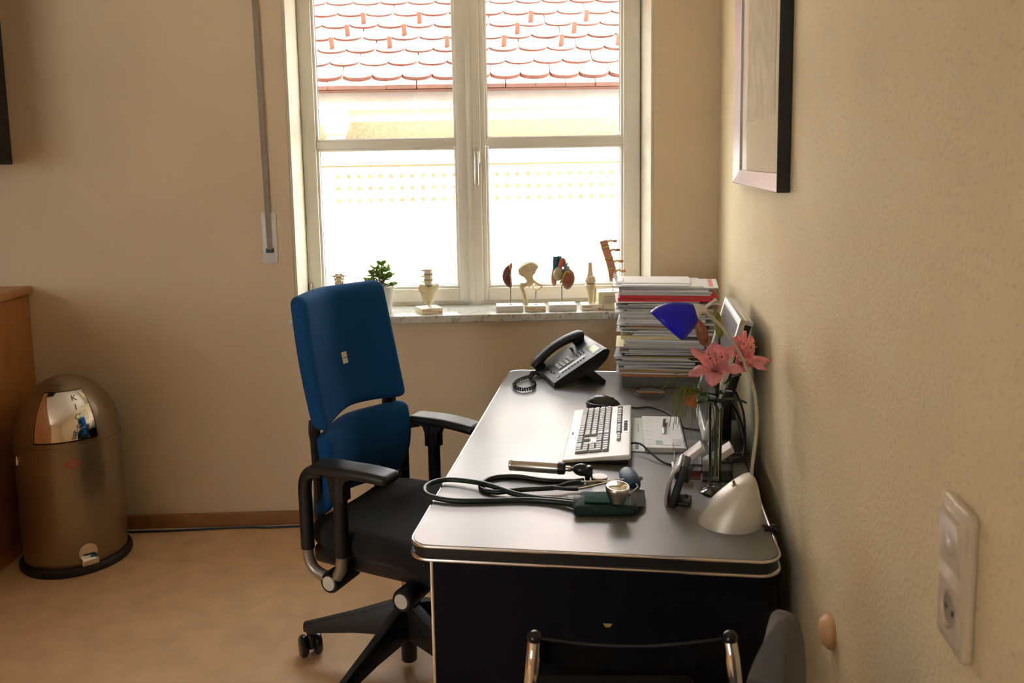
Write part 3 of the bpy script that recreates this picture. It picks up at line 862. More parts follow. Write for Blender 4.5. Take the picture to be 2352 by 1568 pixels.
# ---- cable on the floor
tag(mk('floor_cable', tube(spline([(-1.62, 3.590, 0.0045), (-1.35, 3.592, 0.0045), (-1.10, 3.606, 0.0045), (-0.95, 3.596, 0.0045), (-0.70, 3.604, 0.0045), (-0.45, 3.596, 0.0045), (-0.1, 3.602, 0.0045), (0.5, 3.600, 0.0045)], 8), 0.0040, 8), BLACKP), 'thin black cable lying along the brown baseboard', 'cable')
tag(mk('floor_cable', tube(spline([(-1.62, 3.612, 0.004), (-1.2, 3.611, 0.004), (-0.8, 3.616, 0.004), (-0.3, 3.613, 0.004), (0.5, 3.615, 0.004)], 8), 0.0035, 8), M('grey_cable', (0.45, 0.42, 0.38), 0.5)), 'thin pale grey cable tucked against the brown baseboard', 'cable')
# ================================================================ ON THE DESK
def on_desk(name, label, cat_, u=0.0, v=0.0, deg=0.0, group=None, z=DZ):
    return thing(name, label, cat_, DK(u, v, z), -ANG + math.radians(deg), group)
# helper: points measured in desk coordinates become local to a thing at (u, v)
def loc_pts(pts, u0, v0):
    return [Vector((p[0] - u0, p[1] - v0, p[2] - DZ)) for p in pts]

# ---- telephone (local x = to the rear, y = user's left)
PH_ = on_desk('telephone', 'black desk telephone with handset and grey keys on far desk corner', 'telephone', 0.1585, 1.442, 21.3)
PGREY = M('dark_grey_phone_face', (0.055, 0.058, 0.062), 0.38, var=0.04)
tilt = math.atan2(0.863 - 0.742, 0.205)
prof = [(0.0, 0.004), (0.0, 0.016), (0.205, 0.137), (0.216, 0.128), (0.205, 0.098), (0.165, 0.060), (0.02, 0.001)]
mk('body', cat(loft([[Vector((x, y, z)) for x, z in prof] for y in (-0.128, 0.128)])), BLACKP, PH_, sharp=25)
mk('foot', cat(loft([[Vector((x, y, z)) for x, z in ((0.115, 0.050), (0.150, 0.058), (0.205, 0.012), (0.200, 0.0), (0.180, 0.0))] for y in (-0.115, 0.115)])), BLACKP, PH_, sharp=25)
pf_ = mk('face_plate', xf(rbox(0.232, 0.250, 0.004, 0.0015, 1, (0.117, 0, 0.002)), (0.0, 0, 0.0165), (0, -tilt, 0)), PGREY, PH_)
def fpz(x, y, z=0.004):     # point on the sloped face
    return Vector((x * math.cos(tilt) - z * math.sin(tilt), y, 0.0165 + x * math.sin(tilt) + z * math.cos(tilt)))
PKEY = M('light_grey_phone_key', (0.42, 0.42, 0.40), 0.4)
kme = D.meshes.new('phone_key')
b = rbox(0.0135, 0.0185, 0.006, 0.0015, 1)
b.to_mesh(kme)
b.free()
kme.materials.append(PKEY)
for i in range(4):
    for j in range(3):
        inst('key', kme, PH_, fpz(0.062 + 0.0175 * i, -0.034 + 0.0235 * (j), 0.006), (0, -tilt, 0))
sme = D.meshes.new('phone_small_key')
b = rbox(0.006, 0.006, 0.005, 0.001, 1)
b.to_mesh(sme)
b.free()
sme.materials.append(BLACKG)
for i in range(8):
    inst('line_key', sme, PH_, fpz(0.055 + 0.0135 * i, -0.088, 0.005), (0, -tilt, 0))
for i in range(3):
    for j in range(2):
        inst('function_key', sme, PH_, fpz(0.142 + 0.014 * i, -0.012 - 0.022 * j, 0.005), (0, -tilt, 0))
for i in range(4):
    inst('soft_key', sme, PH_, fpz(0.026 + 0.004 * (i % 2), 0.03 - 0.024 * i, 0.005), (0, -tilt, 0))
mk('label_strip', rbox(0.120, 0.018, 0.0012, 0, 1), WHITE, PH_, fpz(0.105, -0.068, 0.0046), (0, -tilt, 0))
mk('round_key', lathe([(0, 0.003), (0.007, 0.003), (0.008, 0), (0, 0)], 16), PKEY, PH_, fpz(0.030, -0.096, 0.004), (0, -tilt, 0))
mk('screen', rbox(0.030, 0.072, 0.0015, 0, 1), M('pale_green_display', (0.42, 0.50, 0.33), 0.25), PH_, fpz(0.205, -0.062, 0.0048), (0, -tilt, 0))
mk('screen_bezel', cat(rbox(0.040, 0.090, 0.001, 0, 1)), M('dark_bezel', (0.03, 0.033, 0.035), 0.3), PH_, fpz(0.205, -0.062, 0.0043), (0, -tilt, 0))
lettering('Panasonic', 0.009, WHITEP, PH_, fpz(0.226, -0.062, 0.0045), (0, -tilt, 0) if False else Euler((0, -tilt, 0)).to_matrix().to_4x4().__matmul__(Matrix.Rotation(-PI / 2, 4, 'Z')).to_euler())
hpts = []
for k in range(17):
    t = k / 16
    x = -0.010 + 0.232 * t
    hpts.append(fpz(x, 0.088, 0.024 + 0.024 * math.sin(PI * t) ** 0.7))
rad = [0.0235 + 0.005 * (abs(2 * k / 16 - 1)) ** 2 for k in range(17)]
rad[0] *= 0.75
rad[-1] *= 0.75
hs = mk('handset', tube(hpts, rad, 16, flat=0.72, up=(0, 0, 1)), BLACKP, PH_)
for x in (0.012, 0.196):
    mk('handset_cup', xf(lathe([(0.021, 0.0), (0.025, 0.012), (0.024, 0.03), (0, 0.03)], 18)), BLACKP, hs, fpz(x, 0.088, 0.002), (0, -tilt, 0))
mk('hook', rbox(0.008, 0.020, 0.014, 0.002, 1), PGREY, PH_, fpz(0.150, 0.060, 0.010), (0, -tilt, 0))
# coiled cord
path = spline([(0.000, 0.090, 0.030), (-0.020, 0.075, 0.016), (-0.045, 0.040, 0.011), (-0.085, 0.012, 0.011), (-0.128, -0.040, 0.011), (-0.142, -0.105, 0.011), (-0.120, -0.145, 0.011), (-0.080, -0.125, 0.011), (-0.062, -0.07, 0.012), (-0.058, -0.005, 0.014), (-0.040, 0.035, 0.0255), (-0.01, 0.05, 0.012)], 24)
coil = []
for i, p in enumerate(path):
    a = path[max(0, i - 1)]
    c = path[min(len(path) - 1, i + 1)]
    T = (c - a).normalized()
    n = Vector((0, 0, 1)) - T * T.z
    n.normalize()
    bq = T.cross(n)
    ph = i * 2 * PI / 5.0
    fade = min(1.0, max(0.12, (i - 14) / 20.0))
    coil.append(p + (n * math.cos(ph) + bq * math.sin(ph)) * 0.0062 * fade)
mk('coiled_cord', tube(coil, 0.0024, 5), BLACKP, PH_)

# ---- mouse
ms = on_desk('computer_mouse', 'black computer mouse lying behind the silver keyboard', 'mouse', 0.392, 1.105, -8)
def mouse_f(p):
    z = max(0.0, p.z)
    x = p.x
    return Vector((x, p.y * (1 - 0.15 * (x / 0.06)), z * (1.0 - 0.18 * (x / 0.06)) * 1.15 if p.z > 0 else 0))
mk('shell', ball(0.060, 0.036, 0.032, (0, 0, 0.003), 24, 16, mouse_f), BLACKG, ms)
mk('side_grip', tube(spline([(-0.055, -0.006, 0.012), (-0.03, -0.033, 0.012), (0.02, -0.032, 0.011), (0.055, -0.008, 0.008)], 5), 0.006, 8), BLACKP, ms)
mk('scroll_wheel', xf(cylinder(0.007, -0.003, 0.003, 14), (0.030, 0, 0.0285), (PI / 2, 0, 0)), PGREY, ms)

# ---- keyboard (local x = user's right, y = rear)
KBD = on_desk('keyboard', 'silver white computer keyboard with grey keys lying along the desk', 'keyboard', 0.392, 0.772, -90)
KW, KD = 0.490, 0.188
SILV = M('silver_white_keyboard_case', (0.80, 0.81, 0.82), 0.34, 0.0, var=0.01)
def kb_f(p):
    t = (p.y + KD / 2) / KD
    return Vector((p.x * (1 - 0.012 * (1 - t)), p.y, p.z * (0.55 + 0.45 * t) + 0.004 + 0.016 * t))
mk('case', rbox(KW, KD, 0.016, 0.006, 3, (0, 0, 0.008), (2, 6, 1), kb_f), SILV, KBD)
mk('underside', rbox(KW - 0.03, KD - 0.04, 0.014, 0.003, 1, (0, 0.012, 0.007)), BLACKP, KBD)
ks = math.atan2(0.016 + 0.0072, KD)
def kz(y):
    t = (y + KD / 2) / KD
    return 0.016 * (0.55 + 0.45 * t) + 0.004 + 0.016 * t
KEYM = M('pale_grey_key', (0.34, 0.35, 0.355), 0.45, var=0.02)
WELL = M('dark_key_well', (0.05, 0.052, 0.055), 0.6)
key_cache = {}
def key(x, y, wu=1.0, hu=1.0):
    kk = (wu, hu)
    if kk not in key_cache:
        sx, sy = 0.0188 * wu - 0.0022, 0.0188 * hu - 0.0026
        b = loft([[(-sx / 2, -sy / 2, 0), (sx / 2, -sy / 2, 0), (sx / 2, sy / 2, 0), (-sx / 2, sy / 2, 0)],
                  [(-sx / 2 + 0.0016, -sy / 2 + 0.001, 0.006), (sx / 2 - 0.0016, -sy / 2 + 0.001, 0.006), (sx / 2 - 0.0016, sy / 2 - 0.002, 0.0065), (-sx / 2 + 0.0016, sy / 2 - 0.002, 0.0065)]])
        me = D.meshes.new('key')
        b.to_mesh(me)
        b.free()
        me.materials.append(KEYM)
        key_cache[kk] = me
    inst('key', key_cache[kk], KBD, (x, y, kz(y) + 0.0006), (ks, 0, 0))
U_ = 0.0188
kx0 = -KW / 2 + 0.018
def well(x0, x1, y0, y1):
    ym = (y0 + y1) / 2
    mk('key_well', rbox(x1 - x0 + 0.002, y1 - y0 + 0.002, 0.0012, 0, 1), WELL, KBD, ((x0 + x1) / 2, ym, kz(ym) + 0.0002), (ks, 0, 0))
yb = -0.052
rows = [[1.25, 1.25, 1.25, 6.25, 1.25, 1.25, 1.25, 1.25], [2.25] + [1] * 10 + [2.75], [1.75] + [1] * 11 + [2.25], [1.5] + [1] * 12 + [1.5], [1] * 13 + [2]]
for r, row in enumerate(rows):
    x = kx0
    for wu in row:
        key(x + wu * U_ / 2, yb + r * U_, wu)
        x += wu * U_
well(kx0, kx0 + 15 * U_, yb - U_ / 2, yb + 4.5 * U_)
yf = yb + 5.9 * U_
for g, x in ((1, 0), (4, 1.7), (4, 6.2), (4, 10.7)):
    for i in range(g):
        key(kx0 + (x + i + 0.5) * U_ * 0.99, yf, 1.0, 0.8)
    well(kx0 + x * U_, kx0 + (x + g) * U_, yf - 0.0075, yf + 0.0075)
xn = kx0 + 15.35 * U_
for i in range(3):
    for y in (3, 4):
        key(xn + (i + 0.5) * U_, yb + y * U_)
    key(xn + (i + 0.5) * U_, yb)
    key(xn + (i + 0.5) * U_, yf, 1, 0.8)
key(xn + 1.5 * U_, yb + U_)
well(xn, xn + 3 * U_, yb + 2.5 * U_, yb + 4.5 * U_)
well(xn, xn + 3 * U_, yb - 0.5 * U_, yb + 0.5 * U_)
well(xn + U_, xn + 2 * U_, yb + 0.5 * U_, yb + 1.5 * U_)
xp = xn + 3.35 * U_
for i in range(3):
    for y in (1, 2, 3, 4):
        key(xp + (i + 0.5) * U_, yb + y * U_)
key(xp + U_, yb, 2)
key(xp + 2.5 * U_, yb)
key(xp + 3.5 * U_, yb + 4 * U_)
key(xp + 3.5 * U_, yb + 2.5 * U_, 1, 2)
key(xp + 3.5 * U_, yb + 0.5 * U_, 1, 2)
well(xp, xp + 4 * U_, yb - 0.5 * U_, yb + 4.5 * U_)
ov = D.meshes.new('media_button')
b = lathe([(0, 0.0022), (0.0055, 0.002), (0.0065, 0), (0, 0)], 14)
b.to_mesh(ov)
b.free()
ov.materials.append(WELL)
for i in range(6):
    y = yf + 0.019
    inst('media_button', ov, KBD, (-0.060 + i * 0.0165, y, kz(y) + 0.0005), (ks, 0, 0))
mk('button_bar', rbox(0.130, 0.017, 0.0008, 0, 1), M('keyboard_bar_silver', (0.60, 0.61, 0.62), 0.3, 0.2), KBD, (-0.018, yf + 0.019, kz(yf + 0.019) + 0.0001), (ks, 0, 0))
lettering('CHERRY', 0.007, PGREY, KBD, (0.01, -0.080, kz(-0.080) + 0.0004), (ks, 0, 0))
# keyboard and mouse cables
tag(mk('mouse_cable', tube(spline([DK(0.446, 1.098, DZ + 0.006), DK(0.50, 1.085, DZ + 0.004), DK(0.545, 1.10, DZ + 0.004), DK(0.59, 1.06, DZ + 0.004), DK(0.625, 0.985, DZ + 0.004), DK(0.645, 0.90, DZ + 0.004), DK(0.672, 0.87, DZ + 0.004), DK(0.72, 0.86, DZ + 0.004)], 8), 0.0026, 7), BLACKP), 'thin black mouse cable curving across the desk to the monitor', 'cable')
tag(mk('keyboard_cable', tube(spline([DK(0.470, 0.66, DZ + 0.008), DK(0.488, 0.665, DZ + 0.022), DK(0.515, 0.645, DZ + 0.026), DK(0.545, 0.60, DZ + 0.014), DK(0.58, 0.558, DZ + 0.004), DK(0.63, 0.545, DZ + 0.004), DK(0.72, 0.57, DZ + 0.004), DK(0.80, 0.60, DZ + 0.004)], 8), 0.0028, 7), BLACKP), 'thin black keyboard cable running over the planner corner to the wall', 'cable')

# ---- glass dish
gd = on_desk('glass_dish', 'small round clear glass dish in front of the paper stack', 'dish', 0.552, 1.258)
mk('bowl', lathe([(0, 0.004), (0.038, 0.004), (0.050, 0.008), (0.058, 0.014), (0.0600, 0.0145), (0.0602, 0.0125), (0.053, 0.004), (0.040, 0.0), (0, 0.0)], 40), GL('dish_glass', (0.90, 0.92, 0.89), 1.6), gd)
mk('rim', lathe([(0.0575 + 0.0022 * math.cos(a), 0.0135 + 0.0018 * math.sin(a)) for a in [2 * PI * k / 8 for k in range(9)]], 40), GL('dish_rim_glass', (0.72, 0.75, 0.70), 2.5), gd)

# ---- planner, brochure, pen
bk = on_desk('brochure', 'pale green white brochure lying under the spiral planner', 'brochure', 0.548, 0.815)
mk('cover', rbox(0.125, 0.325, 0.003, 0.0008, 1, (0.0, 0, 0.0015)), M('pale_green_paper', (0.58, 0.62, 0.55), 0.5, var=0.02), bk)
mk('print_block', rbox(0.010, 0.045, 0.0006, 0, 1, (-0.045, -0.12, 0.0033)), M('blue_print', (0.12, 0.22, 0.34), 0.6), bk)
mk('print_line', rbox(0.003, 0.085, 0.0006, 0, 1, (-0.040, 0.055, 0.0033)), M('grey_print', (0.35, 0.37, 0.36), 0.6), bk)
pl = on_desk('planner', 'white spiral bound desk planner with ruled page beside the keyboard', 'notebook', 0.581, 0.808, 1.0, z=DZ + 0.003)
mk('page_block', rbox(0.118, 0.305, 0.011, 0.001, 1, (0, 0, 0.0055)), stripes('planner_page_edges', (0.55, 0.54, 0.52), (0.82, 0.82, 0.82), 160, 'Z', 0.7, 0.3), pl)
mk('top_page', rbox(0.117, 0.304, 0.0006, 0, 1, (0, 0, 0.0114)), WHITE, pl)
PL = M('pale_blue_rule', (0.50, 0.56, 0.68), 0.7)
for i in range(7):
    mk('rule_line', rbox(0.016, 0.0016, 0.0003, 0, 1, (-0.046, -0.12 + 0.04 * i, 0.0119)), PL, pl, sharp=0)
for i in range(4):
    mk('rule_line', rbox(0.0010, 0.28, 0.0003, 0, 1, (-0.032 + 0.026 * i, 0, 0.0119)), M('very_pale_rule', (0.70, 0.73, 0.78), 0.7), pl, sharp=0)
mk('print_block', rbox(0.020, 0.030, 0.0003, 0, 1, (-0.015, -0.105, 0.0120)), M('pale_teal_print', (0.38, 0.52, 0.52), 0.7), pl, sharp=0)
mk('print_line', rbox(0.070, 0.0014, 0.0003, 0, 1, (0.008, -0.130, 0.0120)), PGREY, pl, sharp=0)
wire = D.meshes.new('wire_loop')
b = tube([(0.0045 * math.cos(a), 0, 0.0055 * math.sin(a)) for a in [2 * PI * k / 10 for k in range(10)]], 0.0008, 5, True)
b.to_mesh(wire)
b.free()
wire.materials.append(M('dark_wire', (0.10, 0.10, 0.13), 0.35, 0.8))
for i in range(28):
    inst('wire_loop', wire, pl, (0.058, -0.146 + 0.0108 * i, 0.0085))
pn_ = on_desk('ballpoint_pen', 'dark brown and silver ballpoint pen lying on the planner page', 'pen', 0.585, 0.828, -3.5, z=DZ + 0.0148)
mk('barrel', xf(lathe([(0, -0.012), (0.0052, -0.012), (0.0056, 0.03), (0.0050, 0.074), (0.003, 0.078), (0, 0.078)], 14), (0, 0, 0.0057), (-PI / 2, 0, 0)), M('dark_brown_pen', (0.05, 0.018, 0.018), 0.25), pn_)
mk('tip', xf(lathe([(0, -0.060), (0.0009, -0.058), (0.0026, -0.046), (0.0054, -0.026), (0.0054, -0.012), (0, -0.012)], 14), (0, 0, 0.0057), (-PI / 2, 0, 0)), CHROME, pn_)
mk('clip', rbox(0.003, 0.044, 0.0012, 0, 1, (0.004, 0.050, 0.0108)), STEEL, pn_)

# ---- flat monitor on easel stand, seen from the side
mn = on_desk('monitor', 'silver framed flat monitor leaning back on a stand beside the wall', 'monitor', 0.70, 0.80)
SILM = M('silver_monitor_frame', (0.56, 0.55, 0.52), 0.35, 0.3, var=0.01)
mt = -math.atan2(0.098, 0.343)
# local: bottom front edge at x = -0.018, z = 0.055; leaning towards +x
def mon(x, y, z):
    return Vector((-0.018 + x * math.cos(-mt) + z * math.sin(-mt), y, 0.055 + z * math.cos(-mt) - x * math.sin(-mt)))
MH = 0.357
def mbox(x0, x1, y0, y1, z0, z1, r=0.003):
    return rbox(x1 - x0, y1 - y0, z1 - z0, r, 2, ((x0 + x1) / 2, (y0 + y1) / 2, (z0 + z1) / 2), f=lambda p: mon(p.x, p.y, p.z))
mk('bezel', cat(mbox(0, 0.016, -0.2, -0.178, 0, MH), mbox(0, 0.016, 0.178, 0.2, 0, MH), mbox(0, 0.016, -0.178, 0.178, 0, 0.026), mbox(0, 0.016, -0.178, 0.178, MH - 0.022, MH)), SILM, mn)
mk('screen', mbox(0.004, 0.012, -0.178, 0.178, 0.026, MH - 0.022, 0), M('dark_screen', (0.020, 0.021, 0.024), 0.28, spec=0.6), mn, sharp=0)
mk('back_shell', cat(mbox(0.016, 0.034, -0.197, 0.197, 0.004, MH - 0.003, 0.006), mbox(0.030, 0.055, -0.15, 0.15, 0.03, MH - 0.10, 0.02)), BLACKP, mn)
mk('top_cover', mbox(0.014, 0.036, -0.199, 0.199, MH - 0.012, MH + 0.001, 0.003), SILM, mn)
mk('easel_leg', loft([[(x, y, z) for x, y in ((x0, -y0), (x0 + 0.006, -y0), (x0 + 0.006, y0), (x0, y0))] for x0, y0, z in ((0.075, 0.045, 0.20), (0.090, 0.055, 0.10), (0.112, 0.070, 0.0))]), M('grey_stand_metal', (0.30, 0.30, 0.29), 0.35, 0.4), mn)
mk('stand_base', rbox(0.11, 0.30, 0.012, 0.004, 2, (0.062, 0.0, 0.006)), M('dark_stand_base', (0.05, 0.055, 0.065), 0.4), mn)
mk('stand_neck', rbox(0.030, 0.10, 0.16, 0.008, 2, (0.062, 0.0, 0.09)), BLACKP, mn)
for k, (y, zz) in enumerate(((-0.10, 0.09), (-0.085, 0.14))):
    mk('monitor_cable', tube(spline([(0.07, y + 0.06, zz + 0.04), (0.095, y + 0.02, zz), (0.105, y - 0.03, zz - 0.05), (0.095, y - 0.08, 0.006), (0.05, y - 0.11, 0.004)], 6), 0.003, 6), BLACKP, mn)

# ---- acrylic leaflet holder with card stacks
ACR = GL('clear_acrylic', (0.93, 0.94, 0.95), 1.5)
lh = on_desk('leaflet_holder', 'clear acrylic two pocket holder behind the flower vase', 'leaflet holder', 0.672, 0.480)
T = 0.003
for nm, a in (('base', (-0.075, 0.075, -0.04, 0.04, 0, T)), ('back_wall', (-0.075, 0.075, 0.037, 0.04, T, 0.085)), ('front_wall', (-0.075, 0.075, -0.04, -0.037, T, 0.045)),
              ('side_wall', (-0.075, -0.072, -0.037, 0.037, T, 0.075)), ('side_wall', (0.072, 0.075, -0.037, 0.037, T, 0.060)), ('divider', (-0.006, -0.003, -0.037, 0.037, T, 0.060))):
    mk(nm, box(*a), ACR, lh, sharp=0)
EDG = M('frosted_acrylic_edge', (0.80, 0.82, 0.84), 0.3)
mk('edge_strip', box(-0.075, -0.003, -0.0412, -0.04, 0, 0.003), EDG, lh, sharp=0)
mk('edge_strip', box(-0.006, -0.003, -0.0412, -0.04, 0.003, 0.022), EDG, lh, sharp=0)
mk('edge_strip', box(-0.0752, -0.0725, -0.040, -0.0385, 0.0, 0.080), EDG, lh, sharp=0)
for i, (u, z, ang_, lab) in enumerate(((-0.036, 0.0505, -0.70, 'white card stack leaning in the left pocket of the acrylic holder'), (0.0395, 0.056, -0.62, 'white card stack leaning in the right pocket of the acrylic holder'))):
    c = on_desk('card_stack', lab, 'cards', 0.672 + u, 0.482, 0, 'card stacks in the acrylic holder', z=DZ + z)
    mk('cards', rbox(0.098 if i == 0 else 0.09, 0.052, 0.016, 0.0008, 1), stripes('white_card_edges', (0.72, 0.70, 0.72), (0.86, 0.85, 0.87), 220, 'Z', 0.7, 0.2), c, (0, 0, 0), (0, ang_, 0))

# ---- small clock seen from the back
ck = on_desk('desk_clock', 'small black backed desk clock with silver rim leaning beside the vase', 'clock', 0.600, 0.300, -9)
tl = 0.30
mk('front_rim', xf(rbox(0.008, 0.086, 0.112, 0.004, 2, (-0.004, 0, 0.056), (1, 6, 6), lambda p: Vector((p.x - 0.010 * (1 - ((p.z - 0.056) / 0.056) ** 2), p.y, p.z))), (-0.020, 0, 0.0), (0, tl, 0)), M('silver_clock_rim', (0.60, 0.56, 0.52), 0.25, 0.6), ck)
mk('back_case', xf(cat(rbox(0.018, 0.084, 0.110, 0.004, 2, (0.009, 0, 0.055)), rbox(0.014, 0.05, 0.03, 0.004, 2, (0.022, 0, 0.082))), (-0.020, 0, 0.0012), (0, tl, 0)), BLACKP, ck)
mk('setting_knob', xf(cylinder(0.005, 0, 0.010, 12), (0.018, -0.02, 0.025), (0, PI / 2 + tl, 0)), BLACKP, ck)
mk('support_foot', rbox(0.035, 0.055, 0.010, 0.003, 2, (0.014, 0, 0.005)), BLACKP, ck)

# ---- desk lamp with blue glass shade
LU, LV = 0.715, 0.190
lp = on_desk('desk_lamp', 'silver desk lamp with curved arm and blue glass shade', 'lamp', LU, LV)
SILB = M('satin_silver_lamp', (0.66, 0.645, 0.59), 0.42, 0.35, var=0.01)
rings = []
for k in range(13):
    t = k / 12
    z = 0.118 * t
    ul = -0.074 + (0.108) * t ** 1.55
    ur = 0.070 - 0.020 * t ** 2.2
    if t > 0.85:
        q = (t - 0.85) / 0.15
        ul += 0.008 * q * q
        ur -= 0.006 * q * q
    hv_ = (0.066 * (1 - t) ** 0.42 + 0.012 * t) * (1 - 0.20 * t * t)
    rings.append([Vector(((ul + ur) / 2 + (ur - ul) / 2 * math.cos(a), hv_ * math.sin(a), z)) for a in [2 * PI * i / 32 for i in range(32)]])
mk('base', loft(rings), SILB, lp, sharp=60)
AL = [(0.758, 0.190, 0.80), (0.760, 0.19, 0.86), (0.767, 0.19, 0.93), (0.768, 0.19, 0.99), (0.757, 0.19, 1.06), (0.727, 0.19, 1.130), (0.690, 0.19, 1.185), (0.650, 0.19, 1.222)]
arm = spline(loc_pts(AL, LU, LV), 6)
for dv in (-0.0035, 0.0035):
    mk('arm_rod', tube([p + Vector((0, dv, 0)) for p in arm], 0.0036, 8), M('clear_grey_lamp_rod', (0.50, 0.46, 0.38), 0.25, 0.3), lp)
mk('arm_socket', xf(cylinder(0.0075, 0, 0.03, 12), (0.040, 0, 0.072), (0, -0.25, 0)), SILB, lp)
mk('switch', cat(xf(cylinder(0.0035, 0, 0.012, 10), (0.006, -0.012, 0.094), (0, -0.3, 0)), xf(cylinder(0.0055, 0, 0.006, 10), (0.006, -0.012, 0.090), (0, -0.3, 0))), M('brass_switch', (0.5, 0.36, 0.2), 0.3, 0.9), lp)
nk = Vector((0.632 - LU, 0, 1.222 - DZ))
op = Vector((0.567 - LU, -0.005, 1.189 - DZ))
def ringat(c, a, bq, n=32):
    return [c + a * math.cos(2 * PI * i / n) + bq * math.sin(2 * PI * i / n) for i in range(n)]
rings_o, rings_i = [], []
a0, b0 = Vector((-0.004, 0, 0.015)), Vector((0, 0.016, 0))
a1, b1 = Vector((-0.036, 0.0, 0.033)), Vector((0.002, 0.044, -0.007))
for k in range(11):
    t = k / 10
    bulge = math.sin(PI * t * 0.5) ** 0.75
    c = nk.lerp(op, t) + Vector((0, 0, 0.007 * math.sin(PI * t)))
    a_ = a0.lerp(a1, bulge)
    bb = b0.lerp(b1, bulge)
    rings_o.append(ringat(c, a_, bb))
    rings_i.append(ringat(c + Vector((-0.002, 0, -0.001)), a_ * 0.94, bb * 0.94))
mk('shade', loft(rings_o + list(reversed(rings_i))), TR('blue_lamp_glass', (0.030, 0.030, 0.78), 0.5, 0.30, 0.05), lp, sharp=60)
mk('shade_cap', tube([nk + Vector((-0.006, 0, -0.003)), nk + Vector((0.004, 0, 0.002)), nk + Vector((0.014, 0, 0.004)), nk + Vector((0.022, 0, 0.000))], [0.0175, 0.0165, 0.010, 0.007], 18), SILB, lp)
mk('tilt_lever', tube([nk + Vector((0.015, 0, 0.004)), nk + Vector((0.03, 0, 0.016)), nk + Vector((0.045, 0, 0.028))], [0.004, 0.0035, 0.003], 8), SILB, lp)
mk('bulb', ball(0.014, 0.014, 0.018, nk.lerp(op, 0.45), 14, 10), M('frosted_bulb', (0.75, 0.74, 0.70), 0.4), lp)
tag(mk('lamp_cable', tube(spline([DK(0.782, 0.165, DZ + 0.006), DK(0.798, 0.157, DZ + 0.006), DK(0.812, 0.15, DZ + 0.002), DK(0.818, 0.15, DZ - 0.05), DK(0.82, 0.16, DZ - 0.3)], 6), 0.003, 7), BLACKP), 'short black lamp cable going over the desk edge at the clip', 'cable')
# ---- stethoscope
RUB = M('black_rubber_tube', (0.010, 0.013, 0.012), 0.38)
GRUB = M('dark_green_rubber_tube', (0.008, 0.020, 0.016), 0.36)
sc = on_desk('stethoscope', 'black stethoscope with silver ear tubes lying across the desk edge', 'stethoscope', 0.25, 0.33)
R_ = 0.0066
tp = [(0.366, 0.402, DZ + R_), (0.332, 0.392, DZ + R_), (0.263, 0.392, DZ + R_), (0.185, 0.412, DZ + R_), (0.128, 0.398, DZ + R_), (0.106, 0.357, DZ + R_), (0.112, 0.316, DZ + R_), (0.152, 0.298, DZ + R_ + 0.001), (0.217, 0.309, DZ + R_ + 0.006), (0.282, 0.322, DZ + 0.014), (0.300, 0.326, DZ + 0.015)]
mk('tube', tube(spline(loc_pts(tp, 0.25, 0.33), 7), R_, 12), RUB, sc)
mk('yoke', cat(tube(spline(loc_pts([(0.290, 0.324, DZ + 0.015), (0.312, 0.334, DZ + 0.017), (0.336, 0.352, DZ + 0.019), (0.360, 0.357, DZ + 0.020)], 0.25, 0.33), 5), 0.0050, 10),
               tube(spline(loc_pts([(0.290, 0.324, DZ + 0.015), (0.312, 0.318, DZ + 0.016), (0.336, 0.316, DZ + 0.016), (0.356, 0.317, DZ + 0.016)], 0.25, 0.33), 5), 0.0050, 10)), RUB, sc)
e1 = [(0.358, 0.357, DZ + 0.020), (0.41, 0.359, DZ + 0.022), (0.458, 0.352, DZ + 0.026), (0.492, 0.335, DZ + 0.030), (0.503, 0.312, DZ + 0.030), (0.494, 0.285, DZ + 0.030), (0.486, 0.268, DZ + 0.030)]
e2 = [(0.354, 0.317, DZ + 0.016), (0.39, 0.325, DZ + 0.022), (0.44, 0.341, DZ + 0.030), (0.48, 0.352, DZ + 0.034), (0.505, 0.358, DZ + 0.034)]
for e in (e1, e2):
    pts = spline(loc_pts(e, 0.25, 0.33), 7)
    et = mk('ear_tube', tube(pts, 0.0028, 10), CHROME, sc)
    mk('ear_tip', tube([pts[-2], pts[-1], pts[-1] + (pts[-1] - pts[-2]).normalized() * 0.006, pts[-1] + (pts[-1] - pts[-2]).normalized() * 0.011], [0.0032, 0.0062, 0.0062, 0.003], 12), M('grey_ear_tip', (0.45, 0.43, 0.40), 0.45), et)
cp = mk('chest_piece', lathe([(0, 0.0), (0.018, 0.0), (0.0215, 0.003), (0.022, 0.009), (0.0205, 0.011), (0, 0.011)], 32), STEEL, sc, (0.404 - 0.25, 0.425 - 0.33, 0.0))
mk('diaphragm', lathe([(0, 0.0118), (0.0185, 0.0116), (0.0185, 0.0108), (0, 0.0108)], 32), WHITEP, cp)

# ---- ophthalmoscope with silver battery handle
op_ = on_desk('ophthalmoscope', 'silver handled ophthalmoscope with black head lying near the keyboard', 'medical instrument', 0.235, 0.440, -6.0)
mk('handle', xf(lathe([(0, -0.071), (0.0140, -0.071), (0.0156, -0.068), (0.0158, 0.062), (0, 0.062)], 28), (0, 0, 0.0260), (0, PI / 2, 0)), M('silver_brown_metal', (0.50, 0.45, 0.40), 0.3, 0.9), op_)
mk('end_cap', xf(lathe([(0.0158, -0.0690), (0.0162, -0.0675), (0.0162, -0.0635), (0.0158, -0.062)], 28), (0, 0, 0.0260), (0, PI / 2, 0)), CHROME, op_)
mk('control_collar', xf(lathe([(0, 0.062), (0.0168, 0.062), (0.0171, 0.066), (0.0162, 0.078), (0.010, 0.081), (0, 0.081)], 12), (0, 0, 0.0260), (0, PI / 2, 0)), BLACKP, op_)
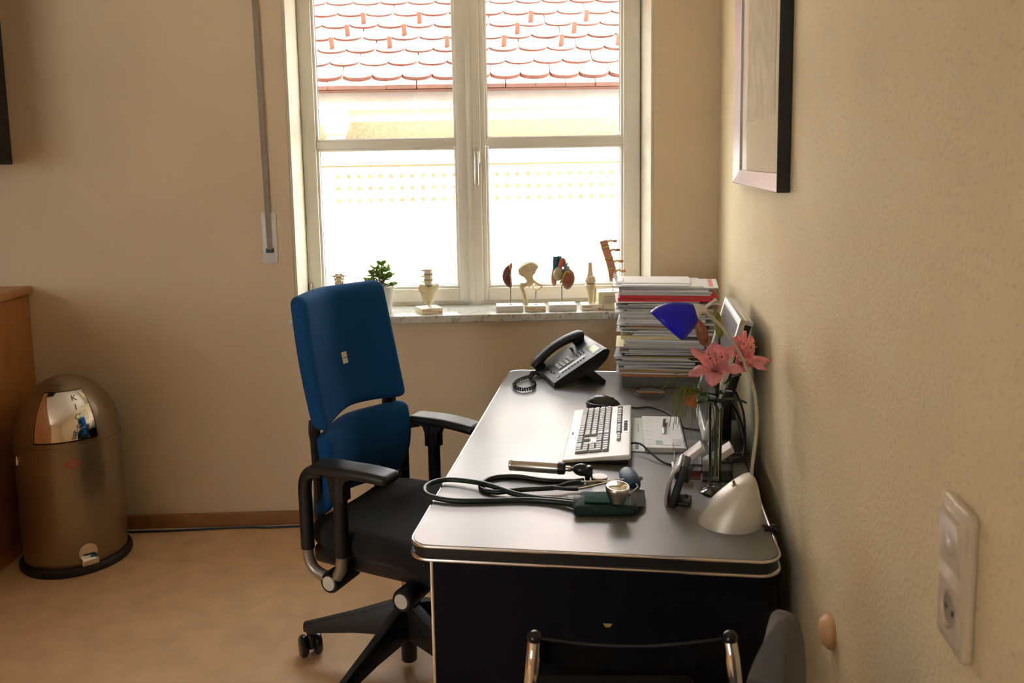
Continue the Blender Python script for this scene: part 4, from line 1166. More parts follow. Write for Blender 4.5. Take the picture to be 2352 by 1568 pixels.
mk('neck', xf(lathe([(0, 0.080), (0.0065, 0.080), (0.0075, 0.088), (0.0075, 0.094), (0.0055, 0.098), (0, 0.098)], 18), (0, 0, 0.0260), (0, PI / 2, 0)), STEEL, op_)
mk('head', cat(xf(ball(0.024, 0.015, 0.0165, (0.124, 0, 0.026), 18, 12)), rbox(0.026, 0.022, 0.028, 0.006, 2, (0.140, 0, 0.024)), rbox(0.020, 0.010, 0.010, 0.003, 2, (0.103, 0, 0.026))), BLACKG, op_)
mk('lens_wheel', xf(cylinder(0.010, -0.012, 0.012, 16), (0.141, 0, 0.026), (PI / 2, 0, 0)), BLACKG, op_)
mk('cradle_foot', rbox(0.012, 0.022, 0.0135, 0.003, 1, (0.140, 0, 0.00675)), BLACKG, op_)

# ---- blood pressure cuff, gauge and bulb
GRN = M('dark_green_cuff_cloth', (0.003, 0.026, 0.021), 0.8, var=0.25, scale=40, bump=0.4, bscale=500)
bp = on_desk('blood_pressure_cuff', 'dark green blood pressure cuff with silver gauge and blue bulb on desk front', 'medical instrument', 0.435, 0.250)
def cuff_f(p):
    w = 0.004 * math.sin(p.x * 55) + 0.003 * math.sin(p.y * 80 + p.x * 30)
    return Vector((p.x + 0.10 * p.y, p.y + 0.13 * p.x, p.z + max(0, p.z) * w * 9))
mk('cuff', rbox(0.150, 0.105, 0.026, 0.012, 3, (-0.002, -0.008, 0.013), (12, 8, 1), cuff_f), GRN, bp)
mk('cuff_flap', sheet(lambda a, b: Vector((0.052 + 0.034 * a, -0.050 + 0.105 * b + 0.04 * a, 0.027 + 0.008 * math.sin(PI * b) - 0.018 * a)), 6, 8, 0.003), M('grey_green_cuff_lining', (0.012, 0.024, 0.020), 0.5, var=0.3), bp)
mk('cuff_strip', sheet(lambda a, b: Vector((-0.085 + 0.025 * a, -0.040 + 0.075 * b, 0.012 + 0.014 * math.sin(PI * b))), 4, 6, 0.003), M('grey_green_cuff_lining', (0.045, 0.075, 0.060), 0.6), bp)
mk('velcro_patch', rbox(0.075, 0.055, 0.004, 0.0015, 1, (-0.020, -0.020, 0.030)), M('teal_velcro', (0.004, 0.055, 0.042), 0.95, var=0.3, scale=200), bp)
ga = mk('gauge', lathe([(0, 0.0), (0.019, 0.0), (0.021, 0.004), (0.0225, 0.014), (0.0265, 0.022), (0.0285, 0.030), (0.0285, 0.036), (0.0265, 0.039), (0, 0.039)], 36), STEEL, bp, (0.020, -0.040, 0.033), (0.10, 0.04, 0))
mk('gauge_glass', lathe([(0, 0.043), (0.012, 0.0425), (0.022, 0.040), (0.025, 0.0385), (0, 0.0385)], 32), CHROME, ga)
mk('bulb', tube(spline([(0.060, 0.082, 0.020), (0.055, 0.098, 0.024), (0.047, 0.128, 0.027), (0.040, 0.155, 0.026), (0.036, 0.168, 0.024)], 5), [0.010 + 0.0135 * math.sin(PI * min(1, (k + 1) / 20)) ** 0.6 if k < 20 else 0.012 for k in range(21)], 20), M('slate_blue_rubber', (0.055, 0.105, 0.185), 0.5), bp)
mk('valve', tube([(0.064, 0.070, 0.019), (0.060, 0.086, 0.021)], 0.0055, 12), CHROME, bp)
for off, zz in ((0.0, 0.0058), (0.012, 0.0062)):
    g = [(0.372, 0.240 + off, DZ + 0.012), (0.335, 0.262 + off, DZ + 0.0075), (0.27, 0.272 + off * 0.5, DZ + 0.0065), (0.20, 0.287 + off * 0.4, DZ + 0.010 + off * 0.4), (0.13, 0.322, DZ + 0.016 + off), (0.07, 0.352 + off * 0.6, DZ + 0.013 + off), (0.010, 0.364 + off * 0.5, DZ + 0.010 + off), (-0.025, 0.340, DZ + 0.009 + off), (-0.034 - off * 0.2, 0.300, DZ + 0.009 + off), (-0.012, 0.256 - off * 0.4, DZ + 0.009 + off * 0.6), (0.05, 0.236 + off * 0.4, DZ + 0.007 + off * 0.4), (0.13, 0.243 + off * 0.6, DZ + 0.0065), (0.22, 0.258 + off * 0.6, DZ + 0.0065), (0.30, 0.252 + off, DZ + 0.008), (0.365, 0.226 + off, DZ + 0.014)]
    if off == 0.0:
        mk('rubber_tube', tube(spline(loc_pts(g, 0.435, 0.250), 6), 0.0068, 12), GRUB, bp)

# ---- flower vase with two lilies, buds and asparagus greenery
VU, VV = 0.695, 0.370
vs_ = on_desk('flower_vase', 'slim clear glass vase with heavy round foot holding the lilies', 'vase', VU, VV)
VG = GL('vase_glass', (0.93, 0.95, 0.93), 1.3)
mk('foot', lathe([(0, 0.0), (0.0355, 0.0), (0.037, 0.002), (0.035, 0.005), (0.022, 0.010), (0.016, 0.018), (0.0155, 0.030), (0, 0.030)], 40), GL('thick_vase_foot_glass', (0.88, 0.90, 0.86), 2.2), vs_)
mk('cylinder', lathe([(0.0152, 0.030), (0.0160, 0.10), (0.0175, 0.225), (0.0170, 0.2255), (0.0152, 0.2255), (0.0138, 0.10), (0.0130, 0.034), (0, 0.034)], 32), VG, vs_)
mk('water', lathe([(0, 0.035), (0.0128, 0.036), (0.0136, 0.10), (0.0142, 0.150), (0, 0.150)], 24), GL('green_tinted_water', (0.72, 0.76, 0.60), 0.8), vs_)
STEM = M('dark_green_stem', (0.035, 0.050, 0.018), 0.5, var=0.2)
LEAF = TR('dark_green_leaf', (0.030, 0.065, 0.018), 0.3, 0.45)
PINK = TR('pink_lily_petal', (0.90, 0.41, 0.43), 0.45, 0.5, 0.22, 55)
ANTH = M('rust_red_anther', (0.22, 0.030, 0.012), 0.7)
FIL = TR('pale_green_filament', (0.60, 0.52, 0.22), 0.3, 0.5)
BUDR = TR('reddish_lily_bud', (0.33, 0.115, 0.060), 0.2, 0.5, 0.3, 60)
BUDG = TR('green_lily_bud', (0.26, 0.30, 0.060), 0.2, 0.5, 0.2, 60)
def petal(axis, az, ln, wd, op0, op1, curl, e1, e2):
    """one petal as a surface that leaves the throat along axis and bends outward"""
    rad_ = e1 * math.cos(az) + e2 * math.sin(az)
    side = axis.cross(rad_)
    pts = [Vector((0, 0, 0))]
    n = 12
    for k in range(n):
        t = (k + 0.5) / n
        o = op0 + (op1 - op0) * t ** 0.9 + curl * max(0, t - 0.6) ** 2 * 6
        pts.append(pts[-1] + (axis * math.cos(o) + rad_ * math.sin(o)) * (ln / n))
    def fn(a, b):
        k = min(n - 1, int(a * n))
        f = a * n - k
        p = pts[k].lerp(pts[k + 1], f)
        T_ = (pts[k + 1] - pts[k]).normalized()
        N_ = side.cross(T_)
        w = wd * (math.sin(PI * min(1, a * 0.93 + 0.07)) ** 0.65) * (0.55 + 0.45 * min(1, a * 2.2))
        s = (b - 0.5) * 2
        return p + side * (s * w / 2) + N_ * (-0.18 * w * (1 - s * s) + 0.003 * math.sin(a * 14 + s * 3) * abs(s) * wd / 0.03)
    return sheet(fn, 14, 6, 0.0007)
def frame_of(ax):
    ax = Vector(ax).normalized()
    e1 = Vector((0, 0, 1)) - ax * ax.z
    e1 = e1.normalized() if e1.length > 1e-3 else Vector((1, 0, 0))
    return ax, e1, ax.cross(e1)
def lily(label, u, v, z, ax, petals, stamen_len, stem_pts, roll=0.0):
    t = on_desk('lily', label, 'flower', VU, VV, 0, 'lilies in the vase')
    c = Vector((u - VU, v - VV, z - DZ))
    ax, e1, e2 = frame_of(ax)
    for (az, ln, wd, o0, o1, cu) in petals:
        mk('petal', petal(ax, math.radians(az) + roll, ln, wd, o0, o1, cu, e1, e2), PINK, t, c)
    for k in range(6):
        az = 2 * PI * k / 6 + 0.3
        d = (ax + (e1 * math.cos(az) + e2 * math.sin(az)) * 0.28)
        tip = d.normalized() * stamen_len
        mid = d.normalized() * stamen_len * 0.5 + ax * 0.006
        fl_ = mk('filament', tube(spline([(0, 0, 0), mid, tip], 4), 0.0009, 5), FIL, t, c)
        mk('anther', ball(0.0022, 0.0062, 0.0022, tip, 8, 6), ANTH, fl_, rot=(0, 0, 0))
    mk('pistil', tube([(0, 0, 0), ax * stamen_len * 0.6, ax * stamen_len * 1.1, ax * stamen_len * 1.13], [0.0014, 0.0012, 0.0014, 0.0028], 6), FIL, t, c)
    mk('stem', tube(spline([Vector((p[0] - VU, p[1] - VV, p[2] - DZ)) for p in stem_pts] + [c - ax * 0.002], 6), 0.0026, 8), STEM, t)
    return t
f1 = lily('pink lily facing the camera on the left of the bouquet', 0.695, 0.362, 1.036, (-0.10, -0.42, 0.86),
          [(4, 0.088, 0.058, 0.12, 0.30, 0.0), (66, 0.092, 0.036, 0.5, 1.30, 0.5), (-50, 0.090, 0.046, 0.35, 0.95, 0.3), (122, 0.080, 0.042, 0.75, 1.6, 1.1), (180, 0.078, 0.046, 0.80, 1.55, 1.2), (-112, 0.095, 0.042, 0.7, 1.40, 0.6)],
          0.060, [(0.692, 0.367, 0.772), (0.695, 0.370, 0.86), (0.700, 0.372, 0.95), (0.700, 0.374, 1.0)])
f2 = lily('pink lily opening toward the wall on the right of the bouquet', 0.750, 0.380, 1.050, (0.32, -0.22, 0.92),
          [(10, 0.095, 0.056, 0.18, 0.30, 0.0), (-70, 0.095, 0.042, 0.70, 1.15, -0.5), (60, 0.095, 0.056, 0.25, 0.65, 0.0), (125, 0.090, 0.044, 0.6, 1.25, 0.5), (-128, 0.086, 0.042, 0.8, 1.45, 0.1), (180, 0.080, 0.042, 0.65, 1.5, 0.9)],
          0.070, [(0.698, 0.372, 0.775), (0.699, 0.372, 0.88), (0.706, 0.374, 0.955), (0.728, 0.380, 1.01)])
def bud(label, p0, p1, wd, mat, stem_pts):
    t = on_desk('lily_bud', label, 'flower bud', VU, VV, 0, 'lily buds in the vase')
    a, b_ = Vector((p0[0] - VU, p0[1] - VV, p0[2] - DZ)), Vector((p1[0] - VU, p1[1] - VV, p1[2] - DZ))
    n = 12
    mk('bud', tube([a.lerp(b_, k / n) + Vector((0.003 * math.sin(PI * k / n), 0, 0)) for k in range(n + 1)], [0.0028 + wd * math.sin(PI * (k / n) ** 0.8) ** 0.8 if 0 < k < n else 0.0022 for k in range(n + 1)], 9), mat, t)
    mk('stem', tube(spline([Vector((p[0] - VU, p[1] - VV, p[2] - DZ)) for p in stem_pts] + [a], 5), 0.0022, 7), STEM, t)
bud('closed reddish lily bud rising behind the left lily', (0.668, 0.385, 1.100), (0.646, 0.390, 1.170), 0.0125, BUDR, [(0.694, 0.373, 0.78), (0.697, 0.376, 0.95), (0.690, 0.385, 1.04)])
bud('closed green lily bud standing beside the lamp arm', (0.704, 0.395, 1.118), (0.698, 0.397, 1.182), 0.0090, BUDG, [(0.697, 0.375, 0.78), (0.700, 0.378, 0.95), (0.706, 0.390, 1.05)])
def leaf(parent, p0, d, ln, wd, droop):
    d = Vector(d).normalized()
    side = d.cross(Vector((0, 0, 1))).normalized()
    def fn(a, b):
        s = (b - 0.5) * 2
        w = wd * math.sin(PI * min(1, a * 0.95 + 0.05)) ** 0.8
        return Vector(p0) + d * (ln * a) + Vector((0, 0, -droop * a * a + 0.004 * abs(s))) + side * (s * w / 2)
    mk('leaf', sheet(fn, 8, 4, 0.0006), LEAF, parent)
for (p0, d, ln, wd, dr, pt) in (((0.006, 0.0, 0.235), (0.9, -0.2, 0.25), 0.072, 0.020, 0.020, f2), ((0.004, 0.0, 0.245), (-0.7, -0.5, 0.5), 0.060, 0.018, 0.02, f1), ((0.002, 0.0, 0.232), (-0.9, -0.1, 0.1), 0.055, 0.020, 0.012, f1),
                             ((0.006, 0, 0.250), (0.5, -0.6, 0.55), 0.060, 0.016, 0.02, f2), ((0.0, 0.0, 0.230), (0.1, -0.9, 0.1), 0.045, 0.020, 0.015, f1), ((0.02, 0.005, 0.275), (0.6, -0.3, 0.75), 0.065, 0.014, 0.02, f2), ((0.0, 0.0, 0.228), (0.6, 0.6, 0.05), 0.05, 0.020, 0.02, f2), ((0.0, 0, 0.236), (-0.5, 0.7, 0.3), 0.055, 0.02, 0.02, f1), ((0.002, 0, 0.255), (0.25, -0.8, 0.6), 0.055, 0.018, 0.03, f1), ((0.004, 0, 0.262), (-0.3, -0.7, 0.7), 0.05, 0.016, 0.02, f2)):
    leaf(pt, p0, d, ln, wd, dr)
fern = on_desk('asparagus_fern', 'wispy green asparagus fern drooping left out of the vase', 'plant', VU, VV)
FERN = TR('wispy_fern_green', (0.20, 0.26, 0.055), 0.3, 0.5)
mk('stem', tube(spline([(-0.002, 0.003, 0.06), (-0.004, 0, 0.20), (-0.020, -0.008, 0.248), (-0.045, -0.012, 0.262), (-0.075, -0.014, 0.252)], 6), 0.0013, 6), STEM, fern)
fr = None
rnd = random.Random(3)
for k in range(46):
    s0 = rnd.random()
    st_ = Vector((-0.012 - 0.050 * s0, -0.008, 0.242 + 0.018 * s0))
    dx, dz = rnd.uniform(-0.065, 0.005), rnd.uniform(-0.10, 0.02)
    dy = rnd.uniform(-0.025, 0.025)
    pts = spline([st_, st_ + Vector((dx * 0.5, dy * 0.5, 0.018 + 0.2 * dz * 0.3)), st_ + Vector((dx * 0.85, dy, dz * 0.45)), st_ + Vector((dx * 1.0, dy * 1.2, dz))], 4)
    b = tube(pts, 0.00075, 4)
    fr = b if fr is None else cat(fr, b)
for (tx, tz, hx) in ((-0.135, -0.005, 0.055), (-0.125, 0.018, 0.050), (-0.105, -0.03, 0.045), (-0.098, -0.075, 0.025)):
    fr = cat(fr, tube(spline([(-0.03, -0.01, 0.252), (tx * 0.45, -0.012, 0.252 + hx), (tx * 0.85, -0.013, 0.252 + hx * 0.8), (tx, -0.013, 0.252 + tz)], 6), 0.0009, 4))
fo = mk('fronds', fr, FERN, fern)
fo['kind'] = 'stuff'
leafo = mk('dry_leaf', sheet(lambda a, b: Vector((-0.078 + 0.030 * a, -0.012 + 0.012 * (b - 0.5), 0.225 + 0.038 * b + 0.004 * math.sin(6 * a))), 5, 5, 0.0006), TR('orange_dry_leaf', (0.46, 0.17, 0.05), 0.3, 0.6), fern)

# ---- tall stack of papers and folders
rs = random.Random(11)
zc = DZ
def paper(name, label, cat_, u0, u1, v0, v1, th, mat, deg=0.0, group='papers in the tall stack', sag=0.0):
    global zc
    uc, vc = (u0 + u1) / 2, (v0 + v1) / 2
    o = mk(name, rbox(u1 - u0, v1 - v0, th, min(0.0012, th * 0.3), 1, (0, 0, th / 2), (6, 2, 1), (lambda p: Vector((p.x, p.y, p.z + sag * math.cos(p.x * 9)))) if sag else None), mat, None, DK(uc, vc, zc), (0, 0, -ANG + math.radians(deg)), sharp=20)
    tag(o, label, cat_, group)
    zc += th + 0.0002
    return o
P_GREY = stripes('grey_sheet_edges', (0.34, 0.33, 0.33), (0.66, 0.65, 0.66), 190, 'Z', 0.8, 0.6)
P_WHITE = stripes('white_sheet_edges', (0.56, 0.55, 0.57), (0.84, 0.83, 0.86), 170, 'Z', 0.8, 0.6)
P_WARM = stripes('warm_sheet_edges', (0.46, 0.42, 0.36), (0.74, 0.70, 0.62), 180, 'Z', 0.8, 0.6)
P_YEL = M('pale_yellow_pad', (0.74, 0.68, 0.42), 0.7, var=0.04)
P_TAN = M('tan_folder', (0.50, 0.30, 0.12), 0.7)
P_ORG = M('orange_folder', (0.52, 0.15, 0.04), 0.6)
P_RED = M('red_folder', (0.66, 0.025, 0.035), 0.45)
P_PINK = M('pink_form', (0.78, 0.30, 0.34), 0.6)
P_BIND = M('dark_grey_binder', (0.10, 0.095, 0.085), 0.55)
P_GAP = M('dark_gap_grey', (0.06, 0.06, 0.065), 0.6)
paper('binder', 'thick dark grey ring binder at the very bottom of the paper stack', 'binder', 0.452, 0.752, 1.365, 1.585, 0.041, P_BIND)
paper('folder', 'orange card folder lying on the bottom binder of the stack', 'folder', 0.446, 0.748, 1.362, 1.580, 0.007, P_ORG, 0.5)
paper('paper_bundle', 'white paper bundle just above the orange folder in the stack', 'papers', 0.430, 0.735, 1.368, 1.585, 0.007, P_WHITE, -0.8)
paper('folder', 'tan card folder low in the stack above the white bundle', 'folder', 0.442, 0.745, 1.366, 1.580, 0.008, P_TAN, 0.6, sag=0.002)
ORD = ('first', 'second', 'third', 'fourth', 'fifth', 'sixth', 'seventh', 'eighth', 'ninth')
def bundle(n, total, umin, mats, ref, spread=0.02, wmin=0.27, wmax=0.32):
    for i in range(n):
        th = total / n * rs.uniform(0.75, 1.25)
        u0 = umin + rs.uniform(-spread, spread) * 1.3
        w_ = rs.uniform(wmin, wmax)
        v0 = 1.362 + rs.uniform(-0.010, 0.018)
        m_ = rs.choice(mats)
        shade_ = {'grey_sheet_edges': 'grey', 'white_sheet_edges': 'white', 'warm_sheet_edges': 'cream'}[m_.name]
        paper('paper_bundle', '%s bundle of loose sheets, %s one above the %s' % (shade_, ORD[i], ref), 'papers', u0, u0 + w_, v0, v0 + 0.212, th - 0.0002, m_, rs.uniform(-4.5, 4.5))
bundle(9, 0.052, 0.438, [P_GREY, P_GREY, P_WARM, P_WHITE], 'tan folder in the stack', 0.012)
paper('folder', 'dark ochre folder in the lower middle of the stack', 'folder', 0.470, 0.760, 1.364, 1.575, 0.005, M('ochre_folder', (0.40, 0.27, 0.09), 0.7), 0.5)
paper('folder', 'dark sheet added for the black gap in mid stack', 'folder', 0.450, 0.750, 1.372, 1.575, 0.004, P_GAP, 0.4)  # thin dark slab put in for the shaded gap between papers
bundle(6, 0.026, 0.462, [P_GREY, P_GREY, P_WHITE], 'dark gap sheet in the stack', 0.02)
paper('clipboard', 'thin cream card with metal clip sticking out left of the stack', 'card', 0.428, 0.62, 1.365, 1.56, 0.0035, P_YEL, 0.0)
bundle(3, 0.026, 0.455, [P_GREY, P_WHITE], 'cream clip card in the stack', 0.022)
paper('note_pad', 'pale yellow note pad in the middle of the stack', 'note pad', 0.446, 0.66, 1.366, 1.56, 0.014, P_YEL, 0.5)
bundle(7, 0.030, 0.468, [P_GREY, P_GREY, P_WHITE], 'yellow note pad in the stack', 0.03)
paper('envelope', 'thin brown envelope in the middle of the stack', 'envelope', 0.462, 0.70, 1.366, 1.56, 0.003, P_TAN, 1.0)
bundle(9, 0.056, 0.446, [P_WHITE, P_GREY, P_WARM, P_WHITE], 'brown envelope in the stack', 0.022, 0.26, 0.33)
paper('magazine', 'cream magazine in the upper half of the stack', 'magazine', 0.470, 0.780, 1.364, 1.58, 0.006, P_WARM, -1.0)
bundle(7, 0.028, 0.444, [P_WHITE, P_WHITE, P_GREY], 'cream magazine in the stack', 0.02, 0.28, 0.34)
paper('folder', 'red folder in the upper stack, lower of the two', 'folder', 0.436, 0.775, 1.362, 1.585, 0.009, P_RED, 0.3)
paper('paper_bundle', 'pink form lying between the two red folders of the stack', 'papers', 0.436, 0.768, 1.370, 1.585, 0.003, P_PINK, -0.5)
paper('folder', 'red folder in the upper stack, upper of the two', 'folder', 0.440, 0.790, 1.360, 1.585, 0.008, P_RED, 0.8)
bundle(4, 0.026, 0.446, [P_GREY, P_WHITE], 'upper red folder of the stack', 0.010, 0.31, 0.345)
paper('letter', 'white sheet with pink stripe on top of the stack at right', 'papers', 0.50, 0.800, 1.372, 1.60, 0.003, WHITE, -3)
paper('envelope', 'large white envelope near the top of the stack', 'envelope', 0.415, 0.74, 1.366, 1.59, 0.004, WHITE, 1.5)
zt_ = zc
tag(mk('pink_strip', rbox(0.016, 0.20, 0.0004, 0, 1), P_PINK, None, DK(0.775, 1.485, zt_ - 0.0042), (0, 0, -ANG - 0.05), sharp=0), 'pink paper strip at the right end of the stack top', 'paper strip')
paper('envelope', 'narrow white envelope lying at the front of the stack top', 'envelope', 0.448, 0.690, 1.358, 1.47, 0.004, WHITE, 0.4)
ev = paper('envelope', 'topmost white window envelope on the paper stack', 'envelope', 0.430, 0.700, 1.395, 1.57, 0.004, WHITE, -1.0)
mk('window_film', rbox(0.022, 0.060, 0.0006, 0, 1, (-0.118, -0.02, 0.0045)), M('grey_envelope_film', (0.40, 0.46, 0.47), 0.2), ev, sharp=0)
mk('flap', sheet(lambda a, b: Vector((-0.134 - 0.012 * a, -0.075 + 0.12 * b, 0.004 + 0.022 * a)), 2, 2, 0.0006), WHITE, ev, sharp=0)
# ================================================================ ON THE WINDOW SILL
SZ = 0.9203
def sill(name, label, cat_, x, y, deg=0.0, group=None):
    return thing(name, label, cat_, (x, y, SZ), math.radians(deg), group)
def brand(t, w_, d_, h_, x=-0.25):
    lettering('Voltaren', 0.0105, RED, t, (-w_ / 2 + 0.006, -d_ / 2 - 0.0004, h_ * 0.70), (PI / 2, 0, 0), align='LEFT')
    mk('print_line', rbox(w_ * 0.62, 0.0004, 0.0007, 0, 1, (0.012, -d_ / 2 - 0.0002, h_ * 0.42)), RED, t, sharp=0)
    mk('print_mark', rbox(0.014, 0.0004, 0.0035, 0, 1, (w_ / 2 - 0.011, -d_ / 2 - 0.0002, h_ * 0.24)), RED, t, sharp=0)
def stand(t, w_, d_, h_, mat):
    mk('stand', rbox(w_, d_, h_, 0.002, 1, (0, 0, h_ / 2)), mat, t)
def pole(t, x, y, z0, z1, r=0.0024):
    mk('pole', tube([(x, y, z0), (x, y, z1)], r, 10), CHROME, t)
    mk('pole_collar', lathe([(0, 0), (0.008, 0), (0.007, 0.003), (0.003, 0.004), (0, 0.004)], 14, (x, y, z0)), WHITEP, t)
BASEW = M('white_stand_plastic', (0.74, 0.73, 0.70), 0.35, var=0.01)
# kidney
k_ = sill('kidney_model', 'maroon kidney model on chrome pole and white stand', 'anatomical model', 0.093, 3.683)
stand(k_, 0.116, 0.085, 0.026, BASEW)
pole(k_, 0.006, 0, 0.026, 0.112)
mk('kidney', ball(0.024, 0.018, 0.050, (-0.003, 0, 0.150), 22, 18, lambda p: Vector((p.x - 0.010 * (1 - (p.z / 0.05) ** 2) * (1 if p.x > 0 else 0.25) + 0.008 * (p.z / 0.05) ** 2, p.y, p.z))), M('maroon_kidney', (0.17, 0.06, 0.05), 0.3, var=0.15, scale=60), k_)
mk('adrenal_gland', ball(0.008, 0.009, 0.016, (0.008, -0.008, 0.193), 14, 10, lambda p: Vector((p.x + 0.15 * p.z, p.y, p.z))), M('salmon_gland', (0.70, 0.30, 0.20), 0.35), k_)
mk('ureter', tube(spline([(0.002, -0.018, 0.160), (0.007, -0.020, 0.150), (0.0085, -0.018, 0.13), (0.008, -0.014, 0.108)], 5), 0.0036, 8), M('pale_ureter', (0.60, 0.34, 0.22), 0.4), k_)
mk('blue_vein', ball(0.0042, 0.004, 0.005, (0.001, -0.020, 0.162), 10, 8), M('blue_vessel', (0.05, 0.15, 0.26), 0.35), k_)
# hip joint
hp = sill('hip_joint_model', 'cream hip bone and femur model on yellow cream stand', 'anatomical model', 0.204, 3.680)
stand(hp, 0.088, 0.085, 0.024, CREAM)
brand(hp, 0.088, 0.085, 0.024)
pole(hp, 0.004, 0.002, 0.024, 0.084)
def hz(x, y):        # outline units to local coordinates
    return (-0.019 + (x - 688) * 0.000317, 0.207 - (y - 247) * 0.000317)
hip_out = [hz(*q) for q in ((537, 365), (545, 320), (575, 285), (620, 262), (655, 248), (700, 243), (740, 255), (772, 275), (795, 300), (803, 322), (778, 342), (766, 366), (757, 392), (732, 412), (722, 440), (728, 475), (748, 510), (720, 545), (680, 545), (652, 522), (628, 484), (606, 448), (575, 432), (545, 412))]
wg = prism(hip_out, -0.0045, 0.0045, 0.003)
bmesh.ops.triangulate(wg, faces=[f for f in wg.faces if len(f.verts) > 4])
bmesh.ops.subdivide_edges(wg, edges=[e for e in wg.edges if e.calc_length() > 0.02], cuts=2)
wg.transform(Matrix.Rotation(PI / 2, 4, 'X'))
for v in wg.verts:
    t = max(0.0, (v.co.z - 0.13) / 0.08)
    v.co.y += 0.030 * t * t * (v.co.x + 0.02) / 0.04 - 0.010 * t
mk('iliac_wing', wg, BONE, hp, sharp=70)
mk('iliac_crest', tube(spline([(hz(*q)[0], -0.006 + (0.018 if q[0] > 730 else -0.006 if q[0] < 560 else 0.004), hz(*q)[1]) for q in ((545, 400), (545, 325), (620, 265), (700, 247), (772, 280), (798, 318))], 6), 0.0046, 8), BONE, hp)
mk('socket_joint', ball(0.016, 0.014, 0.015, (hz(668, 530)[0], -0.006, hz(668, 530)[1]), 16, 12), BONE, hp)
mk('pubic_branch', tube(spline([(hz(*q)[0], -0.006 + 0.003 * i, hz(*q)[1]) for i, q in enumerate(((715, 480), (760, 520), (800, 546), (832, 556), (838, 582), (812, 606), (780, 620), (748, 615), (730, 590), (712, 552)))], 5), [0.0062 if k < 18 else 0.0048 for k in range(46)], 10), BONE, hp)
mk('femur', tube(spline([(hz(*q)[0], -0.008, hz(*q)[1]) for q in ((665, 533), (622, 545), (572, 552), (572, 580), (592, 640), (610, 730), (628, 822))], 6), [0.0100, 0.0095, 0.009, 0.0085, 0.008, 0.008, 0.0085, 0.0095, 0.0105, 0.0115, 0.012, 0.012, 0.012, 0.0118, 0.0115, 0.011, 0.0108, 0.0105, 0.0102, 0.010, 0.0097, 0.0095, 0.0093, 0.009, 0.0088, 0.0086, 0.0085, 0.0084, 0.0083, 0.0082, 0.0082, 0.0081, 0.008, 0.008, 0.008, 0.0081, 0.0082], 12), BONE, hp)
# heart
ht = sill('heart_model', 'red brown heart model with blue vessel on white stand', 'anatomical model', 0.322, 3.680)
stand(ht, 0.118, 0.085, 0.027, BASEW)
pole(ht, -0.001, 0, 0.027, 0.112, 0.0028)
def heart_f(p):
    t = (p.z + 0.045) / 0.09
    return Vector((p.x * (0.62 + 0.42 * t) + 0.020 * max(0.0, 1 - t) ** 1.3 + 0.004, p.y * (0.7 + 0.3 * t), p.z))
mk('ventricles', xf(ball(0.040, 0.033, 0.045, (0, 0, 0), 24, 18, heart_f), (0.012, 0, 0.138), (0, 0.35, 0)), M('red_brown_heart', (0.32, 0.105, 0.062), 0.28, var=0.3, scale=50), ht)
mk('right_atrium', ball(0.023, 0.024, 0.032, (-0.016, -0.010, 0.158), 18, 14, lambda p: Vector((p.x + 0.10 * p.z, p.y, p.z))), M('olive_cream_atrium', (0.46, 0.42, 0.26), 0.3, var=0.1), ht)
mk('side_wall', ball(0.014, 0.022, 0.040, (-0.034, 0.004, 0.142), 14, 12), M('salmon_heart_side', (0.52, 0.22, 0.15), 0.35), ht)
mk('fat_band', tube(spline([(-0.010, -0.030, 0.120), (0.000, -0.034, 0.140), (0.008, -0.033, 0.158), (0.018, -0.028, 0.168), (0.030, -0.02, 0.164)], 5), 0.0048, 8), M('yellow_fat', (0.52, 0.38, 0.08), 0.4), ht)
mk('vena_cava', tube([(-0.026, 0, 0.165), (-0.027, 0, 0.200), (-0.026, 0, 0.233)], [0.013, 0.013, 0.0125], 16), M('teal_blue_vessel', (0.020, 0.130, 0.185), 0.3), ht)
mk('vena_branch', tube(spline([(-0.010, 0.006, 0.180), (-0.009, 0.006, 0.215), (-0.008, 0.004, 0.234)], 4), 0.010, 14), M('teal_blue_vessel', (0.02, 0.13, 0.18), 0.3), ht)
mk('aorta', tube(spline([(-0.010, -0.014, 0.178), (-0.006, -0.015, 0.200), (0.003, -0.012, 0.218), (0.008, -0.004, 0.210), (0.010, 0.004, 0.190)], 5), 0.0100, 14), M('orange_red_vessel', (0.55, 0.115, 0.060), 0.28), ht)
mk('pulmonary_artery', tube(spline([(0.012, -0.022, 0.166), (0.013, -0.022, 0.182), (0.016, -0.012, 0.195), (0.022, 0, 0.200)], 5), 0.0068, 12), M('pale_blue_vessel', (0.16, 0.27, 0.34), 0.3), ht)
mk('left_auricle', ball(0.010, 0.014, 0.014, (0.026, 0.0, 0.178), 12, 10), M('olive_cream_atrium', (0.5, 0.4, 0.2), 0.3), ht)
